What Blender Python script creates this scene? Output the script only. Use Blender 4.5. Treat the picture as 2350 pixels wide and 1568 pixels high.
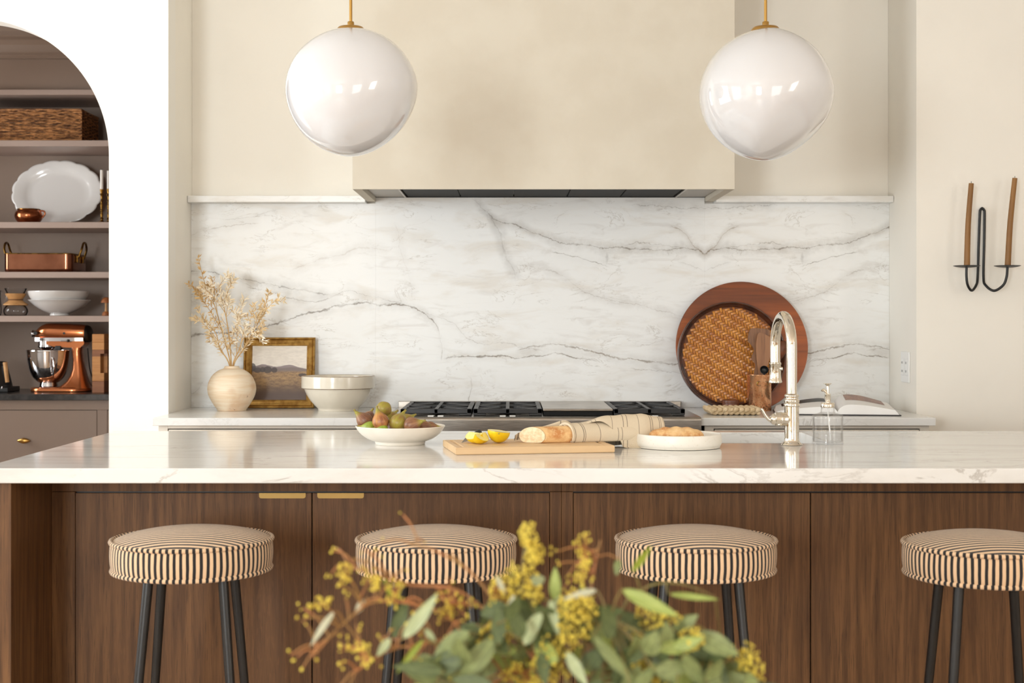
import bpy, bmesh, math, random
from mathutils import Vector, Matrix, noise

for _o in list(bpy.data.objects):
    bpy.data.objects.remove(_o, do_unlink=True)
SC = bpy.context.scene
COL = SC.collection
PI = math.pi
F = 3264.0          # focal length in pixels of a 2350 px wide frame
CAMZ = 1.28
CT = 0.915          # counter height

# ------------------------------------------------------------------ camera
_cam = bpy.data.cameras.new('camera')
cam = bpy.data.objects.new('camera', _cam)
COL.objects.link(cam)
cam.location = (0, 0, CAMZ)
cam.rotation_euler = (PI / 2, 0, 0)
_cam.sensor_width = 36.0
_cam.lens = 36.0 * F / 2350.0
_cam.shift_x = 5.0 / 2350
_cam.shift_y = -42.0 / 2350
_cam.clip_start = 0.05
_cam.dof.use_dof = True
_cam.dof.focus_distance = 4.7
_cam.dof.aperture_fstop = 5.6
SC.camera = cam

# ------------------------------------------------------------------ world, daylight, exposure
SC.view_settings.view_transform = 'Standard'
SC.view_settings.look = 'None'
SC.view_settings.gamma = 1.0
SC.view_settings.use_curve_mapping = False
SC.view_settings.exposure = 0.12
wd = bpy.data.worlds.new('sky')
SC.world = wd
wd.use_nodes = True
wd.node_tree.nodes['Background'].inputs[0].default_value = (0.93, 0.96, 1.0, 1)
wd.node_tree.nodes['Background'].inputs[1].default_value = 1.0

XL, XR, YR, YP, ZC = -4.2, 4.4, -3.2, 7.95, 3.05   # room: left, right, rear, pantry back, ceiling
# windows, the right one added as fill light: (wall, along0, along1, z0, z1)
WINS = [('left', 2.95, 4.95, 0.55, 2.7), ('left', 0.3, 2.3, 0.55, 2.7), ('rear', -3.2, -1.9, 0.7, 2.5), ('rear', 0.4, 2.8, 0.2, 2.6), ('right', -1.6, 0.8, 0.55, 2.7)]
WPOW = [110, 25, 262, 50, 90]
WCOL = [(0.90, 0.96, 1.0), (0.90, 0.96, 1.0), (0.90, 0.965, 1.0), (1.0, 0.955, 0.89), (1.0, 0.95, 0.88)]

def area_light(name, loc, rot, sx, sy, power, col):
    l = bpy.data.lights.new(name, 'AREA')
    l.shape = 'RECTANGLE'; l.size = sx; l.size_y = sy; l.energy = power; l.color = col
    o = bpy.data.objects.new(name, l); COL.objects.link(o)
    o.location = loc; o.rotation_euler = rot
    return o
for (w, a0, a1, z0, z1), pw, DAY in zip(WINS, WPOW, WCOL):
    c = (a0 + a1) / 2; zc = (z0 + z1) / 2
    if w == 'left':
        area_light('daylight_and_fill', (XL - 0.22, c, zc), (0, -PI / 2, 0), z1 - z0, a1 - a0, pw, DAY)
    elif w == 'right':
        area_light('daylight_and_fill', (XR + 0.22, c, zc), (0, PI / 2, 0), z1 - z0, a1 - a0, pw, DAY)  # unseen source, added to fill the faces turned to the right
    else:
        area_light('daylight_and_fill', (c, YR - 0.22, zc), (PI / 2, 0, 0), a1 - a0, z1 - z0, pw, DAY)
# pantry window, on the pantry's left wall
area_light('pantry_daylight', (XL - 0.22, 6.75, 1.75), (0, -PI / 2, 0), 1.5, 0.8, 55, (0.97, 0.985, 1.0))

# ------------------------------------------------------------------ helpers
def P(px, py, D):
    return Vector(((px - 1170) * D / F, D, CAMZ - (py - 742) * D / F))
def lin(c):
    return tuple((x / 12.92 if x <= 0.04045 else ((x + 0.055) / 1.055) ** 2.4) for x in [v / 255.0 for v in c]) + (1.0,)

OFF = {}
def tag(o, label=None, cat=None, group=None, kind=None):
    if label: o['label'] = label
    if cat: o['category'] = cat
    if group: o['group'] = group
    if kind: o['kind'] = kind
    return o
def thing(name, label, cat, loc=(0, 0, 0), group=None, world=False, rotz=0.0):
    """an Empty at the thing's base; world=True: its meshes are given in room coordinates"""
    o = bpy.data.objects.new(name, None)
    COL.objects.link(o)
    o.empty_display_size = 0.05
    o.location = loc
    o.rotation_euler = (0, 0, rotz)
    if world: OFF[o] = -Vector(loc)
    return tag(o, label, cat, group)
def mobj(name, verts, faces, mat, parent=None, smooth=False, uvs=None):
    me = bpy.data.meshes.new(name)
    me.from_pydata([tuple(v) for v in verts], [], faces)
    me.update()
    return link(name, me, mat, parent, smooth, uvs)
def link(name, me, mat, parent=None, smooth=False, uvs=None):
    o = bpy.data.objects.new(name, me)
    COL.objects.link(o)
    if mat is not None and not me.materials: me.materials.append(mat)
    if smooth:
        me.polygons.foreach_set('use_smooth', [True] * len(me.polygons))
        if smooth != 'all':
            try: me.set_sharp_from_angle(angle=math.radians(45))
            except Exception: pass
    if uvs:
        l = me.uv_layers.new(name='uv')
        for lp in me.loops: l.data[lp.index].uv = uvs[lp.vertex_index]
    if parent is not None:
        o.parent = parent
        if parent in OFF: o.location = OFF[parent]
    return o
def bm_obj(name, bm, mat, parent=None, smooth=False):
    bmesh.ops.recalc_face_normals(bm, faces=bm.faces[:])
    me = bpy.data.meshes.new(name); bm.to_mesh(me); bm.free()
    return link(name, me, mat, parent, smooth)
def add_box(bm, x0, x1, y0, y1, z0, z1, bev=0.0, seg=2):
    g = bmesh.ops.create_cube(bm, size=1.0)
    vs = g['verts']
    for v in vs:
        v.co = Vector(((x0 + x1) / 2 + v.co.x * (x1 - x0), (y0 + y1) / 2 + v.co.y * (y1 - y0), (z0 + z1) / 2 + v.co.z * (z1 - z0)))
    if bev > 0:
        es = list({e for v in vs for e in v.link_edges})
        bmesh.ops.bevel(bm, geom=es, offset=bev, segments=seg, profile=0.5, affect='EDGES')
def box(name, x0, x1, y0, y1, z0, z1, mat, parent=None, bev=0.0, seg=2):
    bm = bmesh.new(); add_box(bm, x0, x1, y0, y1, z0, z1, bev, seg)
    return bm_obj(name, bm, mat, parent)
def boxes(name, lst, mat, parent=None, bev=0.0):
    bm = bmesh.new()
    for b in lst: add_box(bm, *b, bev=bev)
    return bm_obj(name, bm, mat, parent)
def lathe_data(prof, seg=48, wob=None):
    vs, fs = [], []
    n = len(prof)
    for i, (r, z) in enumerate(prof):
        for k in range(seg):
            a = 2 * PI * k / seg
            rr = r if wob is None else r * wob(a, i / (n - 1))
            vs.append((rr * math.cos(a), rr * math.sin(a), z))
    for i in range(n - 1):
        for k in range(seg):
            k2 = (k + 1) % seg
            fs.append((i * seg + k, i * seg + k2, (i + 1) * seg + k2, (i + 1) * seg + k))
    return vs, fs
def spline_prof(pts, n=6):
    """Catmull-Rom through profile points; a point given twice stays a corner"""
    out = []
    for i in range(len(pts) - 1):
        p1, p2 = Vector(pts[i]), Vector(pts[i + 1])
        if (p1 - p2).length < 1e-9: continue
        p0 = Vector(pts[i - 1]) if i > 0 else p1
        p3 = Vector(pts[i + 2]) if i + 2 < len(pts) else p2
        for k in range(n):
            t = k / n
            out.append(0.5 * ((2 * p1) + (p2 - p0) * t + (2 * p0 - 5 * p1 + 4 * p2 - p3) * t * t + (3 * p1 - p0 - 3 * p2 + p3) * t ** 3))
    out.append(Vector(pts[-1]))
    return out
def lathe(name, prof, mat, parent=None, loc=None, seg=48, smooth=True, wob=None, rot=None):
    vs, fs = lathe_data([tuple(p) for p in prof], seg, wob)
    M = Matrix.Identity(4)
    if rot is not None: M = rot.to_4x4()
    if loc is not None: M = Matrix.Translation(Vector(loc)) @ M
    vs = [M @ Vector(v) for v in vs]
    bm = bmesh.new()
    bv = [bm.verts.new(v) for v in vs]
    for f in fs: bm.faces.new([bv[i] for i in f])
    bmesh.ops.remove_doubles(bm, verts=bm.verts[:], dist=1e-6)
    bmesh.ops.dissolve_degenerate(bm, edges=bm.edges[:], dist=1e-6)
    return bm_obj(name, bm, mat, parent, smooth)
def smooth_path(pts, n=6):
    return [Vector(p) for p in spline_prof([tuple(p) for p in pts], n)]
def tube_data(pts, rad, seg=10, caps=True, base=0):
    pts = [Vector(p) for p in pts]
    n = len(pts)
    rads = rad if isinstance(rad, (list, tuple)) else [rad] * n
    tang = []
    for i in range(n):
        d = pts[min(i + 1, n - 1)] - pts[max(i - 1, 0)]
        tang.append(d.normalized() if d.length > 0 else Vector((0, 0, 1)))
    up = Vector((0, 0, 1)) if abs(tang[0].z) < 0.9 else Vector((0, 1, 0))
    nrm = tang[0].cross(up).normalized()
    vs, fs = [], []
    for i in range(n):
        nrm = (nrm - tang[i] * nrm.dot(tang[i])).normalized()
        b = tang[i].cross(nrm)
        for k in range(seg):
            a = 2 * PI * k / seg
            vs.append(pts[i] + (nrm * math.cos(a) + b * math.sin(a)) * rads[i])
    for i in range(n - 1):
        for k in range(seg):
            k2 = (k + 1) % seg
            fs.append(tuple(base + q for q in (i * seg + k, i * seg + k2, (i + 1) * seg + k2, (i + 1) * seg + k)))
    if caps:
        fs.append(tuple(base + k for k in reversed(range(seg))))
        fs.append(tuple(base + (n - 1) * seg + k for k in range(seg)))
    return vs, fs
def tube(name, pts, rad, mat, parent=None, seg=12, smooth=True):
    vs, fs = tube_data(pts, rad, seg)
    return mobj(name, vs, fs, mat, parent, smooth)
def tubes(name, lst, mat, parent=None, seg=6, smooth=True):
    V, Fs = [], []
    for pts, rad in lst:
        vs, fs = tube_data(pts, rad, seg, True, len(V))
        V += vs; Fs += fs
    return mobj(name, V, Fs, mat, parent, smooth)
def loft(name, rings, mat, parent=None, smooth=True, cap=True):
    n = len(rings[0]); V = [v for r in rings for v in r]; fs = []
    for i in range(len(rings) - 1):
        for k in range(n):
            k2 = (k + 1) % n
            fs.append((i * n + k, i * n + k2, (i + 1) * n + k2, (i + 1) * n + k))
    if cap:
        fs.append(tuple(reversed(range(n)))); fs.append(tuple((len(rings) - 1) * n + k for k in range(n)))
    bm = bmesh.new(); bv = [bm.verts.new(v) for v in V]
    for f in fs:
        try: bm.faces.new([bv[i] for i in f])
        except ValueError: pass
    return bm_obj(name, bm, mat, parent, smooth)
def prism(name, poly, axis, a0, a1, mat, parent=None, smooth=False, bev=0.0):
    """poly of 2-D points extruded along axis ('x','y','z')"""
    def v3(p, a):
        return {'x': (a, p[0], p[1]), 'y': (p[0], a, p[1]), 'z': (p[0], p[1], a)}[axis]
    bm = bmesh.new()
    A = [bm.verts.new(v3(p, a0)) for p in poly]; B = [bm.verts.new(v3(p, a1)) for p in poly]
    n = len(poly)
    fa = bm.faces.new(A); fb = bm.faces.new(list(reversed(B)))
    for k in range(n):
        bm.faces.new((A[k], B[k], B[(k + 1) % n], A[(k + 1) % n]))
    if bev > 0:
        es = list(fa.edges) + list(fb.edges)
        bmesh.ops.bevel(bm, geom=es, offset=bev, segments=2, profile=0.5, affect='EDGES')
    bmesh.ops.triangulate(bm, faces=[f for f in bm.faces if len(f.verts) > 4])
    return bm_obj(name, bm, mat, parent, smooth)
def rrect(x0, x1, y0, y1, r, n=5):
    out = []
    for cx, cy, a0 in ((x1 - r, y1 - r, 0), (x0 + r, y1 - r, PI / 2), (x0 + r, y0 + r, PI), (x1 - r, y0 + r, 1.5 * PI)):
        for k in range(n + 1):
            a = a0 + PI / 2 * k / n
            out.append((cx + r * math.cos(a), cy + r * math.sin(a)))
    return out

# ------------------------------------------------------------------ materials
class NT:
    def __init__(self, name):
        self.m = bpy.data.materials.new(name); self.m.use_nodes = True
        self.t = self.m.node_tree; self.b = self.t.nodes['Principled BSDF']
    def n(self, typ, **kw):
        nd = self.t.nodes.new(typ)
        for k, v in kw.items(): setattr(nd, k, v)
        return nd
    def set(self, sock, v):
        if isinstance(v, bpy.types.NodeSocket): self.t.links.new(v, sock)
        elif v is not None: sock.default_value = v
    def math(self, op, a, b=None, c=None, clamp=False):
        nd = self.n('ShaderNodeMath', operation=op, use_clamp=clamp)
        self.set(nd.inputs[0], a)
        if b is not None: self.set(nd.inputs[1], b)
        if c is not None: self.set(nd.inputs[2], c)
        return nd.outputs[0]
    def mapr(self, v, a, b, c=0.0, d=1.0, smooth=True):
        nd = self.n('ShaderNodeMapRange', interpolation_type='SMOOTHSTEP' if smooth else 'LINEAR')
        self.set(nd.inputs[0], v); self.set(nd.inputs[1], a); self.set(nd.inputs[2], b); self.set(nd.inputs[3], c); self.set(nd.inputs[4], d)
        return nd.outputs[0]
    def mix(self, f, a, b):
        nd = self.n('ShaderNodeMix', data_type='RGBA')
        self.set(nd.inputs[0], f); self.set(nd.inputs[6], a); self.set(nd.inputs[7], b)
        return nd.outputs[2]
    def obj(self): return self.n('ShaderNodeTexCoord').outputs['Object']
    def uv(self): return self.n('ShaderNodeTexCoord').outputs['UV']
    def scale(self, v, s, rot=(0, 0, 0), loc=(0, 0, 0)):
        nd = self.n('ShaderNodeMapping'); self.set(nd.inputs[0], v); nd.inputs[3].default_value = s; nd.inputs[2].default_value = rot; nd.inputs[1].default_value = loc
        return nd.outputs[0]
    def noise(self, v, s, det=4.0, rough=0.5, dist=0.0):
        nd = self.n('ShaderNodeTexNoise'); self.set(nd.inputs['Vector'], v)
        nd.inputs['Scale'].default_value = s; nd.inputs['Detail'].default_value = det; nd.inputs['Roughness'].default_value = rough; nd.inputs['Distortion'].default_value = dist
        return nd.outputs[0]
    def sep(self, v):
        nd = self.n('ShaderNodeSeparateXYZ'); self.set(nd.inputs[0], v); return nd.outputs
    def bump(self, h, s=0.3, d=0.002):
        nd = self.n('ShaderNodeBump'); nd.inputs['Strength'].default_value = s; nd.inputs['Distance'].default_value = d
        self.set(nd.inputs['Height'], h); self.t.links.new(nd.outputs[0], self.b.inputs['Normal'])
    def curve(self, v, pts):
        nd = self.n('ShaderNodeFloatCurve'); self.set(nd.inputs[1], v)
        c = nd.mapping.curves[0]
        while len(c.points) > 2: c.points.remove(c.points[1])
        c.points[0].location = pts[0]; c.points[-1].location = pts[-1]
        for p in pts[1:-1]: c.points.new(*p)
        nd.mapping.update()
        return nd.outputs[0]
    def fin(self, col=None, rough=0.5, metal=0.0, coat=0.0, spec=None, **kw):
        b = self.b
        if col is not None: self.set(b.inputs['Base Color'], col)
        self.set(b.inputs['Roughness'], rough); self.set(b.inputs['Metallic'], metal)
        if coat: b.inputs['Coat Weight'].default_value = coat; b.inputs['Coat Roughness'].default_value = 0.05
        if spec is not None: b.inputs['Specular IOR Level'].default_value = spec
        for k, v in kw.items(): self.set(b.inputs[k.replace('_', ' ')], v)
        return self.m
def plain(name, c, rough=0.5, metal=0.0, var=0.0, vs=20.0, bump=0.0, bs=60.0, coat=0.0, c2=None, stretch=(1, 1, 1), det=4.0, lo=0.35, hi=0.65, **kw):
    n = NT(name); col = lin(c)
    if var > 0 or c2 is not None or bump > 0:
        co = n.scale(n.obj(), stretch)
        if c2 is None: c2 = tuple(max(0, x * (1 - var)) for x in c)
        nz = n.noise(co, vs, det)
        col = n.mix(n.mapr(nz, lo, hi), lin(c), lin(c2))
        if bump > 0: n.bump(n.noise(co, bs, 3.0), bump)
    return n.fin(col, rough, metal, coat, **kw)

M = {}
M['wall'] = plain('wall_paint', (247, 242, 232), 0.75, var=0.012, vs=3.0, bump=0.04, bs=70)
M['wallw'] = plain('white_paint', (245, 242, 235), 0.7, bump=0.03, bs=70)
M['plaster'] = plain('hood_plaster', (218, 210, 194), 0.8, c2=(213, 204, 187), vs=5.0, bump=0.14, bs=22, det=7)
M['ceil'] = plain('ceiling_paint', (246, 243, 237), 0.8)
M['cab'] = plain('cream_cabinet_paint', (226, 217, 203), 0.4)
M['taupe'] = plain('taupe_paint', (136, 116, 101), 0.42)
M['shelf'] = plain('lit_taupe_paint', (172, 151, 139), 0.4)  # cabinet taupe lightened: brighter light on the shelf edges put into the colour
M['black_stone'] = plain('black_countertop', (38, 36, 35), 0.22, c2=(58, 55, 53), vs=30)
M['brass'] = plain('brushed_brass', (190, 150, 84), 0.28, 1.0)
M['brass_pull'] = plain('satin_brass', (150, 120, 70), 0.42, 0.9)
M['brass_old'] = plain('aged_brass', (160, 122, 58), 0.3, 1.0, c2=(105, 76, 34), vs=40)
M['nickel'] = plain('polished_nickel', (228, 220, 206), 0.05, 1.0)
M['steel'] = plain('brushed_steel', (178, 170, 160), 0.27, 1.0, c2=(150, 143, 134), vs=18, stretch=(1, 1, 30))
M['chrome'] = plain('chrome', (225, 225, 228), 0.04, 1.0)
M['iron'] = plain('cast_iron', (34, 34, 35), 0.42, bump=0.1, bs=300)
M['black'] = plain('black_metal', (18, 18, 18), 0.42)
M['blackleg'] = plain('black_stained_wood', (26, 25, 24), 0.36, c2=(38, 36, 34), vs=60, stretch=(1, 1, 0.1))
M['dark'] = plain('dark_liner', (20, 20, 20), 0.6, spec=0.2)
M['liner'] = plain('hood_liner_steel', (150, 143, 132), 0.38, 0.8)
M['copper'] = plain('copper', (198, 124, 84), 0.2, 1.0, c2=(150, 86, 54), vs=25)
M['copper_dark'] = plain('worn_copper', (150, 100, 76), 0.14, 1.0, c2=(132, 84, 62), vs=9)
M['copper_mixer'] = plain('copper_enamel', (196, 118, 70), 0.22, 0.85, coat=0.6)
M['opal'] = NT('opal_glass').fin(lin((226, 226, 228)), 0.06, 0.0, 1.0, Subsurface_Weight=0.25, Subsurface_Scale=0.05, Subsurface_Radius=(1, 1, 1))
M['white_glaze'] = plain('white_glaze', (224, 222, 219), 0.16, coat=0.4)
M['cream_glaze'] = plain('cream_bowl_glaze', (244, 236, 223), 0.28, c2=(238, 228, 213), vs=8)
M['wick'] = plain('wick', (50, 42, 34), 0.9)
M['white_wax'] = plain('white_wax', (240, 236, 228), 0.5)
M['ochre_wax'] = plain('ochre_beeswax', (158, 112, 56), 0.5, c2=(132, 90, 40), vs=30, stretch=(1, 1, 0.1))
M['plastic'] = plain('white_plastic', (244, 243, 240), 0.3)
M['rubber'] = plain('black_rubber', (20, 20, 20), 0.6)
M['tan'] = plain('tan_wood_collar', (206, 158, 104), 0.5, c2=(188, 138, 84), vs=20)
M['paper'] = plain('paper', (243, 241, 238), 0.6)
M['charcoal'] = plain('book_cover', (42, 40, 42), 0.5)
M['floor'] = plain('oak_floor', (176, 142, 104), 0.45, c2=(150, 116, 82), vs=4, stretch=(8, 1, 1))

def m_glass(name, fr=0.38):
    """thin clear glass: seen through, with mirror edges"""
    n = NT(name)
    tr = n.n('ShaderNodeBsdfTransparent'); gl = n.n('ShaderNodeBsdfGlossy'); mx = n.n('ShaderNodeMixShader'); lw = n.n('ShaderNodeLayerWeight')
    tr.inputs[0].default_value = (.99, .99, .99, 1); gl.inputs['Roughness'].default_value = 0.02; lw.inputs[0].default_value = 0.12
    f = n.math('ADD', n.math('MULTIPLY', lw.outputs['Fresnel'], fr), 0.015)
    n.t.links.new(f, mx.inputs[0]); n.t.links.new(tr.outputs[0], mx.inputs[1]); n.t.links.new(gl.outputs[0], mx.inputs[2])
    n.t.links.new(mx.outputs[0], n.t.nodes['Material Output'].inputs[0])
    return n.m
M['glass'] = m_glass('clear_glass')
M['glass_b'] = m_glass('flask_glass', 0.9)
def m_pane():
    n = NT('window_pane')
    tr = n.n('ShaderNodeBsdfTransparent'); gl = n.n('ShaderNodeBsdfGlossy'); mx = n.n('ShaderNodeMixShader')
    gl.inputs['Roughness'].default_value = 0.0; mx.inputs[0].default_value = 0.06
    n.t.links.new(tr.outputs[0], mx.inputs[1]); n.t.links.new(gl.outputs[0], mx.inputs[2])
    n.t.links.new(mx.outputs[0], n.t.nodes['Material Output'].inputs[0])
    return n.m
M['pane'] = m_pane()

def m_wood(name, c1, c2, c3, rough=0.4, axis='z', grain=60.0, fleck=0.3, coat=0.0, blotch=2.5):
    n = NT(name); co = n.obj()
    st = {'z': (1, 1, 0.045), 'x': (0.045, 1, 1), 'y': (1, 0.045, 1)}[axis]
    warp = n.n('ShaderNodeVectorMath', operation='MULTIPLY_ADD')
    nz = n.n('ShaderNodeTexNoise'); n.set(nz.inputs['Vector'], n.scale(co, tuple(max(0.2, s) for s in st))); nz.inputs['Scale'].default_value = 6
    n.t.links.new(nz.outputs[1], warp.inputs[0]); warp.inputs[1].default_value = (0.03, 0.03, 0.03); n.set(warp.inputs[2], co)
    g = n.noise(n.scale(warp.outputs[0], st), grain, 5, 0.6)
    g2 = n.noise(n.scale(co, st), grain * 4.5, 3, 0.6)
    big = n.noise(n.scale(co, tuple(max(0.35, s) for s in st)), blotch, 3)
    col = n.mix(n.mapr(g, 0.3, 0.7), lin(c1), lin(c2))
    col = n.mix(n.math('MULTIPLY', n.mapr(g2, 0.52, 0.72), 0.55), col, lin(c3))
    if fleck > 0:
        fl = n.noise(n.scale(co, (1.0, 1.0, 0.16), (0, 0.35, 0)), 170, 2, 0.5)
        col = n.mix(n.math('MULTIPLY', n.math('MULTIPLY', n.mapr(fl, 0.56, 0.68), n.mapr(big, 0.45, 0.62)), fleck), col, lin(tuple(min(255, x * 1.55) for x in c1)))
    col = n.mix(n.math('MULTIPLY', n.mapr(big, 0.35, 0.65), 0.45), col, lin(c2))
    n.bump(g2, 0.12, 0.001)
    return n.fin(col, rough, 0, coat, spec=0.25 if name.startswith("dark_stained") else None)
M['oak'] = m_wood('dark_stained_oak', (128, 91, 57), (90, 62, 39), (56, 39, 26), 0.5, 'z', 60, 0.10)
M['acacia'] = m_wood('acacia_board', (190, 98, 38), (96, 47, 22), (54, 28, 16), 0.4, 'x', 7, 0.0, 0.08, 5.0)
M['walnut'] = m_wood('walnut', (146, 102, 70), (108, 72, 50), (72, 46, 32), 0.45, 'z', 30, 0.0)
M['walnut_light'] = m_wood('light_walnut', (168, 118, 80), (126, 84, 56), (84, 54, 36), 0.45, 'z', 24, 0.0)
M['walnut_cup'] = m_wood('red_walnut', (128, 72, 44), (92, 48, 28), (60, 32, 22), 0.35, 'x', 40, 0.0)
M['maple'] = m_wood('maple_board', (232, 200, 156), (222, 186, 140), (206, 164, 116), 0.5, 'x', 20, 0.0)
M['endgrain_l'] = m_wood('honey_oak', (206, 146, 82), (188, 126, 66), (150, 96, 50), 0.5, 'x', 60, 0.0)
M['endgrain_d'] = m_wood('brown_oak', (156, 100, 60), (136, 84, 50), (104, 64, 40), 0.5, 'x', 60, 0.0)
M['rimwood'] = plain('dark_rim_wood', (86, 44, 22), 0.3, c2=(56, 28, 16), vs=30, coat=0.3)
M['cuprim'] = plain('toadstool_wood', (186, 116, 66), 0.5, c2=(150, 88, 48), vs=40)

# --- stone
WALL_Y = 6.15
S_PX = WALL_Y / F
def wx(px): return (px - 1170) * S_PX
def wz(py): return CAMZ - (py - 742) * S_PX
SPL0, SPLS, SPL1 = wx(438), wx(1617), wx(2042)
SPZ0, SPZ1 = CT, 1.90
VEINS = [ # (points in px on the wall plane, half width in m, strength, brown 0..1, halo strength)
 ([(438,771),(487,765),(545,764),(574,759),(613,749),(653,736),(707,718),(762,707),(798,700),(827,694),(867,699),(906,698),(928,700),(961,713),(986,731),(1004,754),(1012,790)], 0.0045, 0.95, 0.35, 0.30),
 ([(961,713),(1000,728),(1040,742),(1066,775),(1110,790),(1150,785),(1196,796),(1250,806)], 0.0022, 0.40, 0.5, 0.12),
 ([(1015,820),(1044,818),(1069,821),(1123,816),(1152,818),(1196,821),(1245,816),(1279,812),(1324,821),(1376,833)], 0.0030, 0.85, 0.4, 0.18),
 ([(1180,806),(1250,792),(1300,794),(1357,806),(1395,819),(1443,825),(1500,831),(1556,837),(1617,846)], 0.0036, 0.85, 0.55, 0.25),
 ([(1440,848),(1485,849),(1530,853),(1560,858),(1617,866)], 0.0016, 0.40, 0.4, 0.10),
 ([(1080,452),(1109,481),(1145,505),(1196,521),(1230,536),(1260,548),(1320,561),(1353,565),(1380,571),(1410,568),(1462,570),(1518,573),(1560,571),(1590,570),(1617,579)], 0.0030, 0.85, 0.3, 0.45),
 ([(1425,563),(1470,557),(1522,561),(1552,567),(1590,576)], 0.0014, 0.55, 0.4, 0.10),
 ([(1260,572),(1300,583),(1335,593),(1370,604),(1400,612)], 0.0016, 0.65, 0.2, 0.08),
 ([(1177,612),(1200,611),(1237,617),(1271,625),(1312,651),(1361,679),(1410,690),(1462,698),(1537,718),(1617,735)], 0.0022, 0.45, 0.5, 0.25),
 ([(438,620),(480,624),(519,631),(563,642),(602,648),(646,658),(707,668),(762,678)], 0.0030, 0.75, 0.15, 0.40),
 ([(560,660),(620,668),(700,690),(762,684),(798,669),(834,675),(888,686),(928,697)], 0.0018, 0.55, 0.3, 0.20),
 ([(660,626),(690,614),(725,601),(780,584),(827,569),(867,569),(899,579)], 0.0035, 0.32, 0.9, 0.20),
 ([(1443,471),(1485,471),(1537,475),(1617,481)], 0.0018, 0.60, 0.2, 0.30),
 ([(1530,516),(1555,527),(1572,540),(1588,559),(1604,572)], 0.0030, 0.60, 0.85, 0.30),
 ([(1550,600),(1580,608),(1617,624)], 0.0014, 0.50, 0.2, 0.10),
 ([(438,541),(472,527),(508,521),(541,517),(600,512)], 0.0018, 0.45, 0.7, 0.15),
 ([(500,505),(560,500),(620,488),(655,476)], 0.0016, 0.35, 0.3, 0.12),
 ([(438,905),(452,898),(466,880),(476,868)], 0.0016, 0.55, 0.2, 0.20),
]
STEEP = [ # the same as x along the wall for a run of heights
 ([(1109,481),(1141,516),(1156,574),(1177,617),(1182,650)], 0.0040, 0.45, 0.1, 0.40),
 ([(1075,860),(1082,880),(1078,905),(1084,930)], 0.0018, 0.50, 0.2, 0.10),
 ([(905,510),(920,580),(945,650),(942,690)], 0.0022, 0.22, 0.7, 0.12),
 ([(1012,770),(1016,800),(1015,830)], 0.0022, 0.45, 0.3, 0.10),
 ([(1388,575),(1396,592),(1392,612)], 0.0070, 0.42, 0.05, 0.20),
]
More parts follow.
